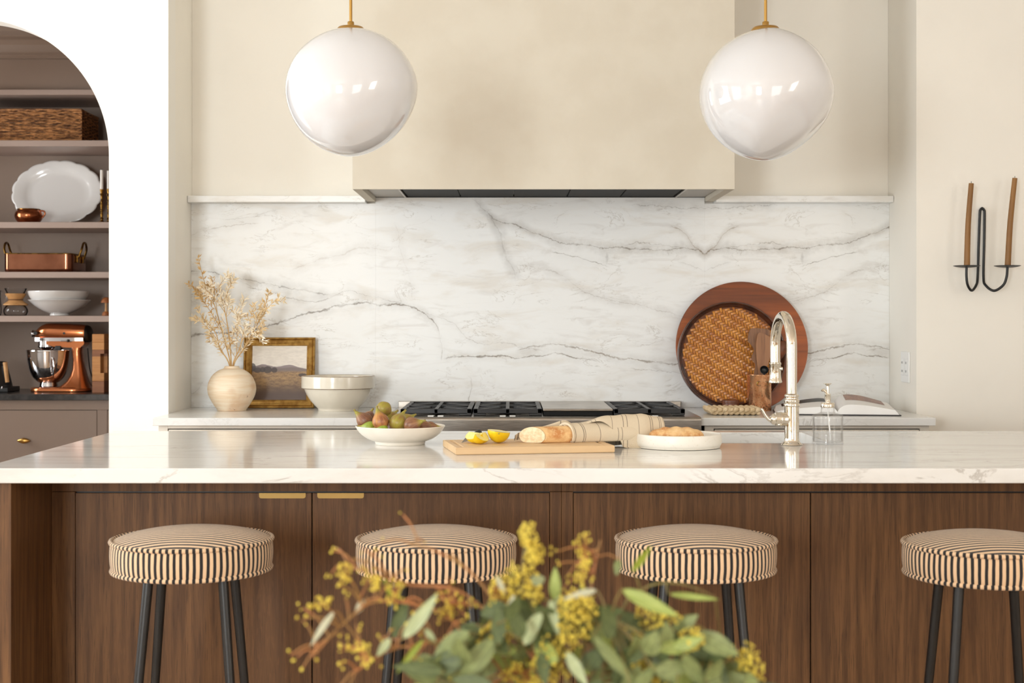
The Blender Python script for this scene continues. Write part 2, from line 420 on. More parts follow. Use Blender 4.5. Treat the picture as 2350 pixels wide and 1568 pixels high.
def m_splash():
    n = NT('backsplash_marble'); co = n.obj()
    s = n.sep(co)
    # the right slab is book-matched to the middle one about the seam
    xm = n.math('SUBTRACT', SPLS, n.math('ABSOLUTE', n.math('SUBTRACT', s[0], SPLS)))
    com = n.n('ShaderNodeCombineXYZ'); n.set(com.inputs[0], xm); n.set(com.inputs[1], 0.0); n.set(com.inputs[2], s[2])
    co2 = com.outputs[0]
    n1 = n.noise(co2, 9, 5, 0.6); n2 = n.noise(n.scale(co2, (1, 1, 1), (0, 0, 0), (3.1, 2.2, 5.7)), 9, 5, 0.6)
    n3 = n.noise(n.scale(co2, (1, 1, 1), (0, 0, 0), (7.1, 0, 1.7)), 55, 4, 0.65)
    zz = n.math('ADD', s[2], n.math('ADD', n.math('MULTIPLY', n.math('SUBTRACT', n1, 0.5), 0.045), n.math('MULTIPLY', n.math('SUBTRACT', n3, 0.5), 0.020)))
    xx = n.math('ADD', xm, n.math('MULTIPLY', n.math('SUBTRACT', n2, 0.5), 0.06))
    U = SPLS - SPL0; H = SPZ1 - SPZ0
    u = n.math('DIVIDE', n.math('SUBTRACT', xx, SPL0), U); v = n.math('DIVIDE', n.math('SUBTRACT', zz, SPZ0), H)
    wn = n.mapr(n.noise(co2, 14, 3, 0.6), 0.3, 0.7, 0.25, 1.5)
    on = n.mapr(n.noise(n.scale(co2, (1, 1, 1), (0, 0, 0), (1.3, 4, 0.6)), 11, 4, 0.65), 0.34, 0.58, 0.3, 1.0)
    # soft clouding, streaks and hair veins
    rot = n.scale(co2, (1.0, 1, 3.6), (0, -0.22, 0))
    cl = n.mapr(n.noise(rot, 3.4, 6, 0.55, 0.6), 0.48, 0.74)
    cl2 = n.mapr(n.noise(n.scale(co2, (1, 1, 4.2), (0, 0.18, 0), (5, 1, 2)), 5.5, 5, 0.6, 0.8), 0.52, 0.74)
    col = n.mix(n.math('MULTIPLY', cl, 0.75), lin((242, 242, 240)), lin((226, 220, 210)))
    col = n.mix(n.math('MULTIPLY', cl2, 0.55), col, lin((214, 210, 205)))
    hv = n.noise(n.scale(co2, (1, 1, 2.6), (0, -0.3, 0), (2, 0, 9)), 4.5, 7, 0.62, 0.9)
    hair = n.math('MULTIPLY', n.mapr(n.math('ABSOLUTE', n.math('SUBTRACT', hv, 0.5)), 0.0, 0.011, 1.0, 0.0), n.mapr(n.noise(co2, 6, 2), 0.48, 0.62))
    col = n.mix(n.math('MULTIPLY', hair, 0.5), col, lin((168, 158, 144)))
    for pts_list, steep in ((VEINS, False), (STEEP, True)):
        for pts, w, st, br, halo in pts_list:
            q = [((wx(a) - SPL0) / U, (wz(b) - SPZ0) / H) for a, b in pts]
            if steep: q = [(b, a) for a, b in q]
            q.sort()
            a_in, b_in = (v, u) if steep else (u, v)
            sc = U if steep else H
            d = n.math('ABSOLUTE', n.math('SUBTRACT', b_in, n.curve(a_in, q)))
            e0, e1 = q[0][0], q[-1][0]
            fd = 0.02 if not steep else 0.03
            fade = n.math('MULTIPLY', n.mapr(a_in, e0 - fd * (0.0 if e0 > 0.01 else 3), e0 + fd * (1 if e0 > 0.01 else -1)), n.mapr(a_in, e1 - fd, e1 + (fd * 0.2 if e1 < 0.98 else fd * 3), 1.0, 0.0) if e1 < 0.98 else 1.0)
            line = n.mapr(d, 0.0, n.math('MULTIPLY', wn, w * 1.9 / sc), 1.0, 0.0)
            hl = n.mapr(d, 0.0, (0.035 + 2 * w) / sc, 1.0, 0.0)
            amt = n.math('MULTIPLY', n.math('MAXIMUM', n.math('MULTIPLY', n.math('MULTIPLY', line, on), st), n.math('MULTIPLY', n.math('MULTIPLY', hl, cl2 if False else on), halo * 0.62)), fade)
            g, b = (108, 102, 95), (142, 116, 82)
            col = n.mix(amt, col, lin(tuple(g[i] * (1 - br) + b[i] * br for i in range(3))))
    return n.fin(col, 0.34, 0, 0.0)
M['splash'] = m_splash()
def m_marble(name, stretch, rot, base=(236, 235, 232), amt=0.55, rough=0.09):
    n = NT(name); co = n.obj()
    a = n.mapr(n.noise(n.scale(co, stretch, rot), 2.6, 7, 0.62, 0.5), 0.47, 0.72)
    b = n.noise(n.scale(co, tuple(s * 1.2 for s in stretch), rot, (4, 3, 2)), 3.2, 7, 0.62, 0.8)
    line = n.math('MULTIPLY', n.mapr(n.math('ABSOLUTE', n.math('SUBTRACT', b, 0.52)), 0.0, 0.02, 1, 0), n.mapr(n.noise(co, 2.2, 2), 0.42, 0.62))
    col = n.mix(n.math('MULTIPLY', a, amt), lin(base), lin((205, 200, 193)))
    col = n.mix(n.math('MULTIPLY', line, amt), col, lin((160, 152, 142)))
    return n.fin(col, rough, 0, 0.0)
M['marble'] = m_marble('island_marble', (0.55, 3.2, 1.6), (0, 0, 0.05))
M['marble_c'] = m_marble('counter_marble', (1.2, 2.0, 1.4), (0, 0, 0.2), amt=0.35, rough=0.15)

# ================================================================== the room
def struct(o): return tag(o, kind='structure')
WF = 5.74            # front face of the wall either side of the cooking alcove
AX0, AX1 = -1.378, 1.641
struct(box('floor', XL - .2, XR + .2, YR - .2, YP + .2, -0.1, 0, M['floor']))
struct(box('ceiling', XL - .2, XR + .2, YR - .2, YP + .2, ZC, ZC + 0.1, M['ceil']))
acx, acz, acr = -2.172, 1.957, 0.554
arch = [(acx + acr * math.cos(a), acz + acr * math.sin(a)) for a in [PI * k / 64 for k in range(65)]]
def arched_wall():
    bm = bmesh.new(); N_ = 64; y0, y1 = WF, WF + 0.12
    def q(*pts): bm.faces.new([bm.verts.new(p) for p in pts])
    xa, xb = acx - acr, acx + acr
    for y in (y0, y1):
        q((XL, y, 0), (xa, y, 0), (xa, y, acz), (XL, y, acz)); q((XL, y, acz), (xa, y, acz), (xa, y, ZC), (XL, y, ZC))
        q((xb, y, 0), (AX0, y, 0), (AX0, y, acz), (xb, y, acz)); q((xb, y, acz), (AX0, y, acz), (AX0, y, ZC), (xb, y, ZC))
        for (p0, p1) in zip(arch, arch[1:]): q((p0[0], y, p0[1]), (p1[0], y, p1[1]), (p1[0], y, ZC), (p0[0], y, ZC))
    for (p0, p1) in zip([(xb, 0)] + arch, arch + [(xa, 0)]): q((p0[0], y0, p0[1]), (p0[0], y1, p0[1]), (p1[0], y1, p1[1]), (p1[0], y0, p1[1]))
    q((AX0, y0, 0), (AX0, y1, 0), (AX0, y1, ZC), (AX0, y0, ZC))
    bmesh.ops.remove_doubles(bm, verts=bm.verts[:], dist=1e-5)
    return bm_obj('wall_front_left', bm, M['wallw'])
wl = struct(arched_wall())
struct(box('wall_alcove_left', AX0 - 0.14, AX0 - 0.0005, WF + 0.12, WALL_Y + 0.12, 0, ZC, M['wall']))
struct(box('wall_back', AX0, AX1, WALL_Y + 0.02, WALL_Y + 0.14, 0, ZC, M['wall']))
struct(boxes('wall_front_right', [(AX1, XR, WF, WF + 0.12, 0, ZC), (AX1 + .0005, AX1 + 0.14, WF + 0.12, WALL_Y + 0.12, 0, ZC)], M['wall']))
struct(box('wall_pantry_right', AX0 - 0.222, AX0 - 0.142, WF + 0.12, YP, 0, ZC, M['taupe']))
struct(box('wall_pantry_back', XL, AX0 - 0.142, YP, YP + .1, 0, ZC, M['taupe']))
def wall_with_windows(name, side, wins, a0, a1, t=0.14):
    lst = []; cur = a0
    for (w0, w1, z0, z1) in sorted(wins):
        lst.append((cur, w0, 0, ZC)); lst.append((w0, w1, 0, z0)); lst.append((w0, w1, z1, ZC)); cur = w1
    lst.append((cur, a1, 0, ZC))
    if side == 'left': bs = [(XL - t, XL, p, q, r, s) for p, q, r, s in lst]
    elif side == 'right': bs = [(XR, XR + t, p, q, r, s) for p, q, r, s in lst]
    else: bs = [(p, q, YR - t, YR, r, s) for p, q, r, s in lst]
    return struct(boxes(name, bs, M['wall']))
PW = (6.35, 7.15, 1.0, 2.5)
wall_with_windows('wall_left', 'left', [w[1:] for w in WINS if w[0] == 'left'] + [PW], YR, YP)
wall_with_windows('wall_rear', 'rear', [w[1:] for w in WINS if w[0] == 'rear'], XL, XR)
wall_with_windows('wall_right', 'right', [w[1:] for w in WINS if w[0] == 'right'], YR, WF)
for i, (w, a0, a1, z0, z1) in enumerate(WINS + [('left',) + PW]):  # the window in the right wall is added for its fill light
    e = thing('window_%d' % (i + 1), None, None, ((XL - .1, (a0 + a1) / 2, z0) if w == 'left' else (XR + .1, (a0 + a1) / 2, z0) if w == 'right' else ((a0 + a1) / 2, YR - .1, z0)), world=True)
    struct(e)
    def wb(name, p, q, r, s, t0, t1, m):
        if w == 'left': return box(name, XL - t1, XL - t0, p, q, r, s, M[m], e)
        if w == 'right': return box(name, XR + t0, XR + t1, p, q, r, s, M[m], e)
        return box(name, p, q, YR - t1, YR - t0, r, s, M[m], e)
    fr = 0.055
    for nm, p, q, r, s in (('jamb', a0, a0 + fr, z0, z1), ('jamb', a1 - fr, a1, z0, z1), ('sill', a0 + fr, a1 - fr, z0, z0 + fr), ('head', a0 + fr, a1 - fr, z1 - fr, z1)):
        wb(nm, p, q, r, s, 0.04, 0.12, 'wallw')
    nx = max(2, round((a1 - a0) / 0.6)); nz = 3
    for k in range(1, nx):
        c = a0 + (a1 - a0) * k / nx; wb('muntin', c - .012, c + .012, z0 + fr, z1 - fr, 0.06, 0.10, 'wallw')
    for k in range(1, nz):
        c = z0 + (z1 - z0) * k / nz; wb('muntin', a0 + fr, a1 - fr, c - .012, c + .012, 0.065, 0.095, 'wallw')
    wb('pane', a0 + fr, a1 - fr, z0 + fr, z1 - fr, 0.079, 0.082, 'pane')

# ================================================================== back wall: marble, ledges, hood
bs = thing('marble_backsplash', 'white marble backsplash with grey veins, book-matched slabs behind the range', 'backsplash', (AX0 + 1.5, WALL_Y, CT), world=True)
SEAM_L = wx(862)
for x0, x1 in ((AX0, SEAM_L), (SEAM_L, SPLS), (SPLS, AX1)):
    box('slab', x0 + .00012, x1 - .00012, WALL_Y, WALL_Y + 0.0195, CT + .0005, 1.90 if x0 > AX0 and x1 < AX1 else 1.797, M['splash'], bs)
HX0, HX1, HY0, HZ = -0.616, 0.880, 5.57, 1.805
for side, x0, x1 in (('left', AX0 + .001, HX0 - .002), ('right', HX1 + .002, AX1 - .001)):
    tag(box('marble_ledge', x0, x1, 6.075, WALL_Y + .0195, 1.797, 1.825, M['splash'], None, 0.002),
        'thin marble ledge capping the backsplash %s' % ('between the hood and the arched wall' if side == 'left' else 'between the hood and the wall with the sconce'), 'ledge', 'marble ledges beside the hood')
hood = thing('range_hood', 'large cream plaster box hood with black underside above the range', 'hood', ((HX0 + HX1) / 2, 5.86, HZ), world=True)
bm = bmesh.new()
t = 0.036
ring = lambda x0, x1, y0, z: [bm.verts.new((x0, WALL_Y + .019, z)), bm.verts.new((x0, y0, z)), bm.verts.new((x1, y0, z)), bm.verts.new((x1, WALL_Y + .019, z))]
o0 = ring(HX0, HX1, HY0, HZ); o1 = ring(HX0, HX1, HY0, ZC - .001)
i0 = ring(HX0 + t, HX1 - t, HY0 + .012, HZ); i1 = ring(HX0 + t, HX1 - t, HY0 + .012, HZ + .03)
for A, B in ((o0, o1), (i0, i1), (o0, i0)):
    for k in range(3): bm.faces.new((A[k], A[k + 1], B[k + 1], B[k]))
bm.faces.new((o1[0], o1[1], o1[2], o1[3]))
bm.faces.new((i1[0], i1[1], i1[2], i1[3]))
bm_obj('plaster_body', bm, M['plaster'], hood)
LX0, LX1, LY0, LY1 = HX0 + t + .001, HX1 - t - .001, HY0 + .014, WALL_Y - .001
LZ = HZ + .019
gx = 0.125
for a, b in ((LX0, LX0 + gx), (LX1 - gx, LX1)):
    box('liner_panel', a, b, LY0, LY1 - .012, LZ, LZ + .010, M['liner'], hood, 0.003)
for c in (LX0 + gx + .002, LX1 - gx - .010):
    box('liner_trim', c, c + .008, LY0, LY1 - .03, LZ - .005, LZ + .008, M['steel'], hood, 0.001)
box('liner_back', LX0, LX1, LY1 - .012, LY1, LZ - .001, LZ + .010, M['black'], hood)
box('liner_top', LX0, LX1, LY0, LY1 - .012, LZ + .0102, LZ + .0108, M['black'], hood)
nf = 5
for k in range(nf):
    w = (LX1 - LX0 - 2 * gx - .024) / nf; x0 = LX0 + gx + .012 + k * w
    box('baffle_filter', x0 + .002, x0 + w - .002, LY0, LY1 - .014, LZ + .002, LZ + .010, M['dark'], hood, 0.002)

# ================================================================== back counter
CF = 5.475
RX0, RX1 = (1246 - 364 - 1170) * 5.44 / F, (1609.5 - 1170) * 5.44 / F    # range sides
for side, x0, x1 in (('left', AX0 + .001, RX0 - .002), ('right', RX1 + .002, AX1 - .001)):
    tag(box('marble_countertop', x0, x1, CF, WALL_Y - .001, CT - .030, CT, M['marble_c'], None, 0.002),
        'white marble countertop on cream cabinets %s' % ('holding the vase, picture and bowl' if side == 'left' else 'holding the round tray and open book'), 'countertop', 'marble tops of the back counter')
    e = thing('base_cabinet', 'cream painted base cabinet under the counter with the %s' % ('vase' if side == 'left' else 'open book'), 'cabinet', ((x0 + x1) / 2, 5.8, 0), 'cream cabinets beside the range', world=True)
    f = CF + .025
    zt = CT - .031
    box('body', x0 + .022, x1 - .022, f + .022, WALL_Y - .002, 0.0, zt, M['cab'], e)
    # flush face frame
    s0, s1 = x0 + .002 + .016, x1 - .018
    for nm, a, b, c, d in (('stile', s0, s0 + .036, .08, zt), ('stile', s1 - .036, s1, .08, zt), ('rail', s0 + .036, s1 - .036, zt - .012, zt), ('rail', s0 + .036, s1 - .036, .62, .66), ('toe_kick', s0, s1, 0, .08)):
        box(nm, a, b, f, f + .022, c, d, M['cab'], e, 0.0008, 1)
    box('shadow_gap', s0 + .036, s1 - .036, f + .012, f + .0215, .66, zt - .012, M['dark'], e)
    dr = box('drawer', s0 + .0395, s1 - .0395, f - .001, f + .0118, .664, zt - .0155, M['cab'], e, 0.0008, 1)
    tube('knob', [((s0 + s1) / 2, f - .001, .76), ((s0 + s1) / 2, f - .012, .76), ((s0 + s1) / 2, f - .016, .76), ((s0 + s1) / 2, f - .03, .76)], [.005, .005, .014, .012], M['brass'], dr)
    mid = (s0 + s1) / 2
    for a, b in ((s0 + .0385, mid - .0015), (mid + .0015, s1 - .0385)):
        dd = box('door', a, b, f - .001, f + .021, .083, .617, M['cab'], e, 0.0008, 1)

# ------------------------------------------------------------------ range
rg = thing('range_cooker', 'stainless steel range with black cast iron grates below the plaster hood', 'range', ((RX0 + RX1) / 2, 5.8, 0), world=True)
RY0 = 5.44; RT = 0.9205
box('body', RX0, RX1, RY0 + .03, WALL_Y - .03, 0.10, RT - .012, M['steel'], rg)
prof = [(WALL_Y - .03, RT - .011), (WALL_Y - .03, RT), (RY0 + .012, RT)] + [(RY0 + .012 - .012 * math.sin(a), RT - .012 + .012 * math.cos(a)) for a in [PI / 2 * k / 6 for k in range(1, 7)]] + [(RY0, RT - .085), (RY0 + .029, RT - .085), (RY0 + .029, RT - .011)]
prism('cooktop', prof, 'x', RX0, RX1, M['steel'], rg)
for k in range(8):
    x = RX0 + .1 + k * (RX1 - RX0 - .2) / 7
    tube('knob', [(x, RY0 + .03, .79), (x, RY0 + .012, .79), (x, RY0 + .01, .79), (x, RY0 - .02, .79)], [.026, .026, .021, .019], M['black'], rg, 16)
for a, b in ((RX0 + .01, RX0 + .78 * (RX1 - RX0) * .8), (RX0 + .78 * (RX1 - RX0) * .8 + .008, RX1 - .01)):
    d = box('oven_door', a, b, RY0 + .008, RY0 + .029, .16, .74, M['steel'], rg, 0.003)
    tube('handle', [(a + .04, RY0 - .03, .69), (b - .04, RY0 - .03, .69)], .012, M['steel'], d)
for x in (RX0 + .06, RX1 - .06):
    for y in (RY0 + .08, WALL_Y - .1): tube('foot', [(x, y, 0), (x, y, .10)], .018, M['black'], rg)
BX0, BX1 = (914 - 1170) * 6.12 / F, (1562.5 - 1170) * 6.12 / F
box('back_riser', BX0, BX1, WALL_Y - .029, WALL_Y - .002, RT - .02, .9435, M['steel'], rg, 0.0015)
GY0, GY1, GZ = 5.52, 6.05, .947
def gxx(px, D): return (px - 1170) * D / F
def grate(xa, xb):
    e = box('grate', 0, 0, 0, 0, 0, 0, None) if False else None
    bm = bmesh.new()
    w = .018
    zb = GZ - .028
    # frame with arched opening at the front
    add_box(bm, xa, xb, GY1 - w, GY1, zb + .006, GZ, .002, 1)
    for x0, x1 in ((xa, xa + w), (xb - w, xb)): add_box(bm, x0, x1, GY0, GY1, zb + .006, GZ, .002, 1)
    add_box(bm, xa, xb, GY0, GY0 + w, zb + .010, GZ, .002, 1)
    for x0, x1 in ((xa + .001, xa + .05), (xb - .05, xb - .001)): add_box(bm, x0, x1, GY0 + .001, GY0 + w - .001, RT + .0005, zb + .011, .002, 1)
    for x0, x1 in ((xa, xa + w), (xb - w, xb)): add_box(bm, x0, x1, GY1 - .04, GY1, RT + .0005, zb + .007, .001, 1)
    ym = (GY0 + GY1) / 2; xm = (xa + xb) / 2
    add_box(bm, xa, xb, ym - w / 2, ym + w / 2, zb + .008, GZ, .002, 1)
    add_box(bm, xm - .007, xm + .007, GY0, GY1, zb + .010, GZ, .001, 1)
    g = bm_obj('grate', bm, M['iron'], rg)
    # fingers pointing at the two burners
    for yb in (GY0 * .75 + GY1 * .25, GY0 * .25 + GY1 * .75):
        h = (GY1 - GY0) / 4
        for k, (dx, dy) in enumerate(((1, 0), (-1, 0), (.8, .8), (-.8, .8), (.8, -.8), (-.8, -.8))):
            rx = (xb - xa) / 2 - w * .6; ry = h - w * .4
            p0 = Vector((xm + dx * rx * (1 if dy == 0 else 1.22), yb + dy * ry * 1.22, GZ - .006))
            p1 = Vector((xm + dx * .035, yb + dy * .035, GZ - .004))
            d = (p1 - p0).normalized(); nn = Vector((-d.y, d.x, 0)) * .0055
            vs = [p0 + nn * 1.4, p0 - nn * 1.4, p1 - nn, p1 + nn]
            vs = [v + Vector((0, 0, .005)) for v in vs] + [v - Vector((0, 0, .010)) for v in vs]
            mobj('finger', vs, [(0, 1, 2, 3), (7, 6, 5, 4), (0, 4, 5, 1), (1, 5, 6, 2), (2, 6, 7, 3), (3, 7, 4, 0)], M['iron'], g)
        b = lathe('burner_cap', [(0, RT + .018), (.038, RT + .018), (.042, RT + .014), (.042, RT + .009), (.03, RT + .001)], M['black'], g, (xm, yb, 0), 24)
    for x in (xm - .03, xm + .008):
        box('burner_mark', x, x + .022, RY0 + .045, RY0 + .062, RT, RT + .003, M['plastic'], g)
grate(gxx(919, GY0), gxx(1082, GY0)); grate(gxx(1086, GY0), gxx(1244, GY0)); grate(gxx(1409, GY0), gxx(1572, GY0))
gx0, gx1 = gxx(1247.5, GY0), gxx(1405.5, GY0)
gd = box('griddle', gx0, gx1, GY0, GY1, RT, .938, M['dark'], rg, .002)
box('griddle_cover', gx0 - .002, gx1 + .002, GY0 - .004, GY1 + .01, .9385, .9475, M['steel'], gd, .003)

# ================================================================== kitchen island
IX0, IX1, IY0, IY1, IT = -1.338, 2.35, 3.575, 4.815, 0.038
SKX0, SKX1, SKY0, SKY1 = 0.545, 0.975, 4.325, 4.755
def slab_with_hole():
    bm = bmesh.new()
    xs = [IX0, SKX0, SKX1, IX1]; ys = [IY0, SKY0, SKY1, IY1]
    top = [[bm.verts.new((x, y, CT)) for x in xs] for y in ys]; bot = [[bm.verts.new((x, y, CT - IT)) for x in xs] for y in ys]
    for j in range(3):
        for i in range(3):
            if i == 1 and j == 1: continue
            bm.faces.new((top[j][i], top[j][i + 1], top[j + 1][i + 1], top[j + 1][i]))
            bm.faces.new((bot[j][i], bot[j + 1][i], bot[j + 1][i + 1], bot[j][i + 1]))
    def side(a, b, c, d): bm.faces.new((a, b, c, d))
    for i in range(3):
        side(bot[0][i], bot[0][i + 1], top[0][i + 1], top[0][i]); side(top[3][i], top[3][i + 1], bot[3][i + 1], bot[3][i])
        side(top[i][0], top[i + 1][0], bot[i + 1][0], bot[i][0]); side(bot[i][3], bot[i + 1][3], top[i + 1][3], top[i][3])
    side(top[1][1], top[1][2], bot[1][2], bot[1][1]); side(bot[2][1], bot[2][2], top[2][2], top[2][1])
    side(bot[1][1], bot[2][1], top[2][1], top[1][1]); side(top[1][2], top[2][2], bot[2][2], bot[1][2])
    es = [e for e in bm.edges if e.is_valid and len(e.link_faces) == 2 and e.link_faces[0].normal.dot(e.link_faces[1].normal) < .5]
    bmesh.ops.recalc_face_normals(bm, faces=bm.faces[:])
    bm.normal_update()
    es = [e for e in bm.edges if len(e.link_faces) == 2 and e.link_faces[0].normal.dot(e.link_faces[1].normal) < .5]
    bmesh.ops.bevel(bm, geom=es, offset=.003, segments=2, profile=.5, affect='EDGES')
    return bm
tag(bm_obj('island_countertop', slab_with_hole(), M['marble'], None), 'long polished white marble island top with a sink cut into it', 'countertop')
sk = thing('undermount_sink', 'white undermount sink set into the marble island behind the tap', 'sink', ((SKX0 + SKX1) / 2, (SKY0 + SKY1) / 2, .66), world=True)
bm = bmesh.new(); z0, z1 = .68, CT - IT - .0005
a = rrect(SKX0 - .012, SKX1 + .012, SKY0 - .012, SKY1 + .012, .03); b = rrect(SKX0 - .002, SKX1 + .002, SKY0 - .002, SKY1 + .002, .03); c = rrect(SKX0 + .02, SKX1 - .02, SKY0 + .02, SKY1 - .02, .05)
rings = [[bm.verts.new((p[0], p[1], z)) for p in q] for q, z in ((a, z0 - .01), (a, z1), (b, z1), (b, z0 + .03), (c, z0))]
for A, B in zip(rings, rings[1:]):
    for k in range(len(A)): bm.faces.new((A[k], A[(k + 1) % len(A)], B[(k + 1) % len(A)], B[k]))
bm.faces.new(rings[-1]); bm.faces.new(list(reversed(rings[0])))
bm_obj('bowl', bm, M['white_glaze'], sk, True)
lathe('drain', [(0, .684), (.02, .684), (.04, .683), (.042, .6805)], M['nickel'], sk, ((SKX0 + SKX1) / 2, (SKY0 + SKY1) / 2, 0), 24)

DF = 3.92      # door plane of the island
EPX = -1.263
zt = CT - IT - .0006
def dpx(px, D=DF): return (px - 1170) * D / F
def zpy(py, D=DF): return CAMZ - (py - 742) * D / F
z_rail = zpy(1130)
def island_unit(label, x0, x1, stiles, doors, end_panel=None, back=4.795):
    e = thing('island_cabinet', label, 'cabinet', ((x0 + x1) / 2, 4.2, 0), 'dark oak island cabinets', world=True)
    box('carcass', x0, x1, DF + .022, 4.30, 0.0, z_rail + .02, M['oak'], e)
    box('carcass_back', x0, x1, 4.30, back, 0.0, .66, M['oak'], e)
    boxes('back_rim', [(x0, x1, back - .02, back, .66, zt), (x0, x1, DF + .022, DF + .06, z_rail + .02, zt)], M['oak'], e)
    box('rail', x0, x1, DF, DF + .022, z_rail + .002, zt, M['oak'], e, .0008, 1)
    box('toe_kick', x0, x1, DF + .002, DF + .022, 0, .10, M['oak'], e)
    for a, b in stiles: box('stile', a, b, DF, DF + .022, .10, z_rail + .001, M['oak'], e, .0008, 1)
    for a, b, hs in doors:
        box('shadow_gap', a - .0005, b + .0005, DF + .012, DF + .0215, .10, z_rail + .001, M['black'], e)
        d = box('door', a + .0016, b - .0016, DF - .0005, DF + .0115, .103, z_rail - .0022, M['oak'], e, .0009, 1)
        if hs:
            c, hw = hs
            pts = [(c - hw, z_rail - .002)] + [(c - hw + .006 - .006 * math.cos(q), z_rail - .0105 - .006 * math.sin(q)) for q in [PI / 2 * k / 4 for k in range(5)]] + [(c + hw - .006 + .006 * math.sin(q), z_rail - .0105 - .006 * math.cos(q)) for q in [PI / 2 * k / 4 for k in range(5)]] + [(c + hw, z_rail - .002)]
            h = prism('handle', pts, 'y', DF - .0035, DF - .0006, M['brass_pull'], d)
    if end_panel:
        box('end_panel', end_panel[0], end_panel[1], 3.602, 4.795, 0.0, zt, M['oak'], e, .001)
    return e
mid0, mid1 = dpx(1262), dpx(1315)
midc = (mid0 + mid1) / 2
hw = dpx(702) - dpx(595)
island_unit('dark oak island cabinet with two brass edge pulls behind the left stools', EPX + .0005, midc - .0004,
            [(EPX + .0005, dpx(172)), (mid0, midc - .0004)],
            [(dpx(172), dpx(716), (dpx(648.5), hw / 2)), (dpx(716), mid0, (dpx(782), hw / 2))], (IX0 + .02, EPX))
island_unit('dark oak island cabinet without pulls behind the right stools', midc + .0004, 2.2,
            [(midc + .0004, mid1), (dpx(2405), dpx(2405) + .063)],
            [(mid1, dpx(1860), None), (dpx(1860), dpx(2405), None), (dpx(2405) + .063, 2.198, None)], (2.2005, 2.31))

# ================================================================== bar stools
def m_stripe(name, mode):
    n = NT(name); co = n.obj(); s = n.sep(co)
    wob = n.math('MULTIPLY', n.math('SUBTRACT', n.noise(co, 14, 2), 0.5), 0.10 if mode == 'side' else 0.0035)
    if mode == 'side':
        t = n.math('ADD', n.math('MULTIPLY', n.math('ARCTAN2', s[1], s[0]), 80 / (2 * PI)), n.math('MULTIPLY', wob, 3))
    elif mode == 'pipe':
        t = n.math('ADD', n.math('MULTIPLY', n.math('ARCTAN2', s[1], s[0]), 80 / (2 * PI)), 0.1)
    else:
        t = n.math('DIVIDE', n.math('ADD', s[1], wob), 0.0155)
    fr = n.math('ABSOLUTE', n.math('SUBTRACT', n.math('FRACT', t), 0.5))
    k = n.mapr(fr, 0.20, 0.27, 1.0, 0.0)
    col = n.mix(k, lin((228, 194, 156)), lin((34, 30, 30)))
    n.bump(n.noise(co, 900, 1), 0.15, 0.0004)
    return n.fin(col, 0.85, Sheen_Weight=0.15)
M['st_side'] = m_stripe('ticking_side', 'side'); M['st_top'] = m_stripe('ticking_top', 'top'); M['st_pipe'] = m_stripe('ticking_piping', 'pipe')
SR = 0.196; SZ0, SZ1 = 0.676, 0.7485
def torus_pts(r, z, n=72): return [(r * math.cos(2 * PI * k / n), r * math.sin(2 * PI * k / n), z) for k in range(n + 1)]
stool_labels = [
 ('striped round bar stool in front of the leftmost cabinet door', (441, 3.50)),
 ('striped round bar stool partly behind the red twigs, second from the left', (1001, 3.50)),
 ('striped round bar stool behind the right of the eucalyptus, third from the left', (1596.5, 3.50)),
 ('striped round bar stool cut off by the right edge of the picture', (2264, 3.42)),
]
def make_stool():
    e = thing('bar_stool', '', 'stool', (0, 0, 0), 'striped bar stools along the island')
    lathe('cushion_side', spline_prof([(SR - .006, SZ0 + .002), (SR - .001, SZ0 + .014), (SR + .001, (SZ0 + SZ1) / 2), (SR, SZ1 - .012), (SR - .004, SZ1 - .001)], 4), M['st_side'], e, None, 96)
    top = [(SR - .004, SZ1 - .001), (SR - .012, SZ1 + .004), (SR * .8, SZ1 + .013), (SR * .55, SZ1 + .0225), (SR * .28, SZ1 + .0275), (0.0, SZ1 + .029)]
    lathe('cushion_top', spline_prof(top, 4), M['st_top'], e, None, 96)
    for r, z in ((SR - .0015, SZ1), (SR - .004, SZ0 + .002)): tube('piping', torus_pts(r, z), .0055, M['st_pipe'], e, 8)
    lathe('seat_board', [(0, SZ0 - .006), (SR - .03, SZ0 - .006), (SR - .02, SZ0), (SR - .008, SZ0 + .003), (0, SZ0 + .004)], M['blackleg'], e, None, 48)
    for sx in (-1, 1):
        for sy in (-1, 1):
            tube('leg', [(sx * .088, sy * .088, SZ0 - .004), (sx * .108, sy * .108, .42), (sx * .142, sy * .142, 0.0)], [.0125, .0115, .0085], M['blackleg'], e, 16)
    return e
def dup(root, loc, rotz=0.0, label=None):
    r = root.copy(); COL.objects.link(r); r.location = loc; r.rotation_euler = (0, 0, rotz)
    if label: r['label'] = label
    for ch in list(root.children):
        c = ch.copy(); COL.objects.link(c); c.parent = r
        for g in list(ch.children):
            d = g.copy(); COL.objects.link(d); d.parent = c
    return r
st0 = make_stool()
for i, (lb, (px, D)) in enumerate(stool_labels):
    loc = ((px - 1170) * D / F, D, 0.0); rz = (0.05, -0.06, 0.03, -0.05)[i]
    if i == 0: st0.location = loc; st0.rotation_euler = (0, 0, rz); st0['label'] = lb
    else: dup(st0, loc, rz, lb)

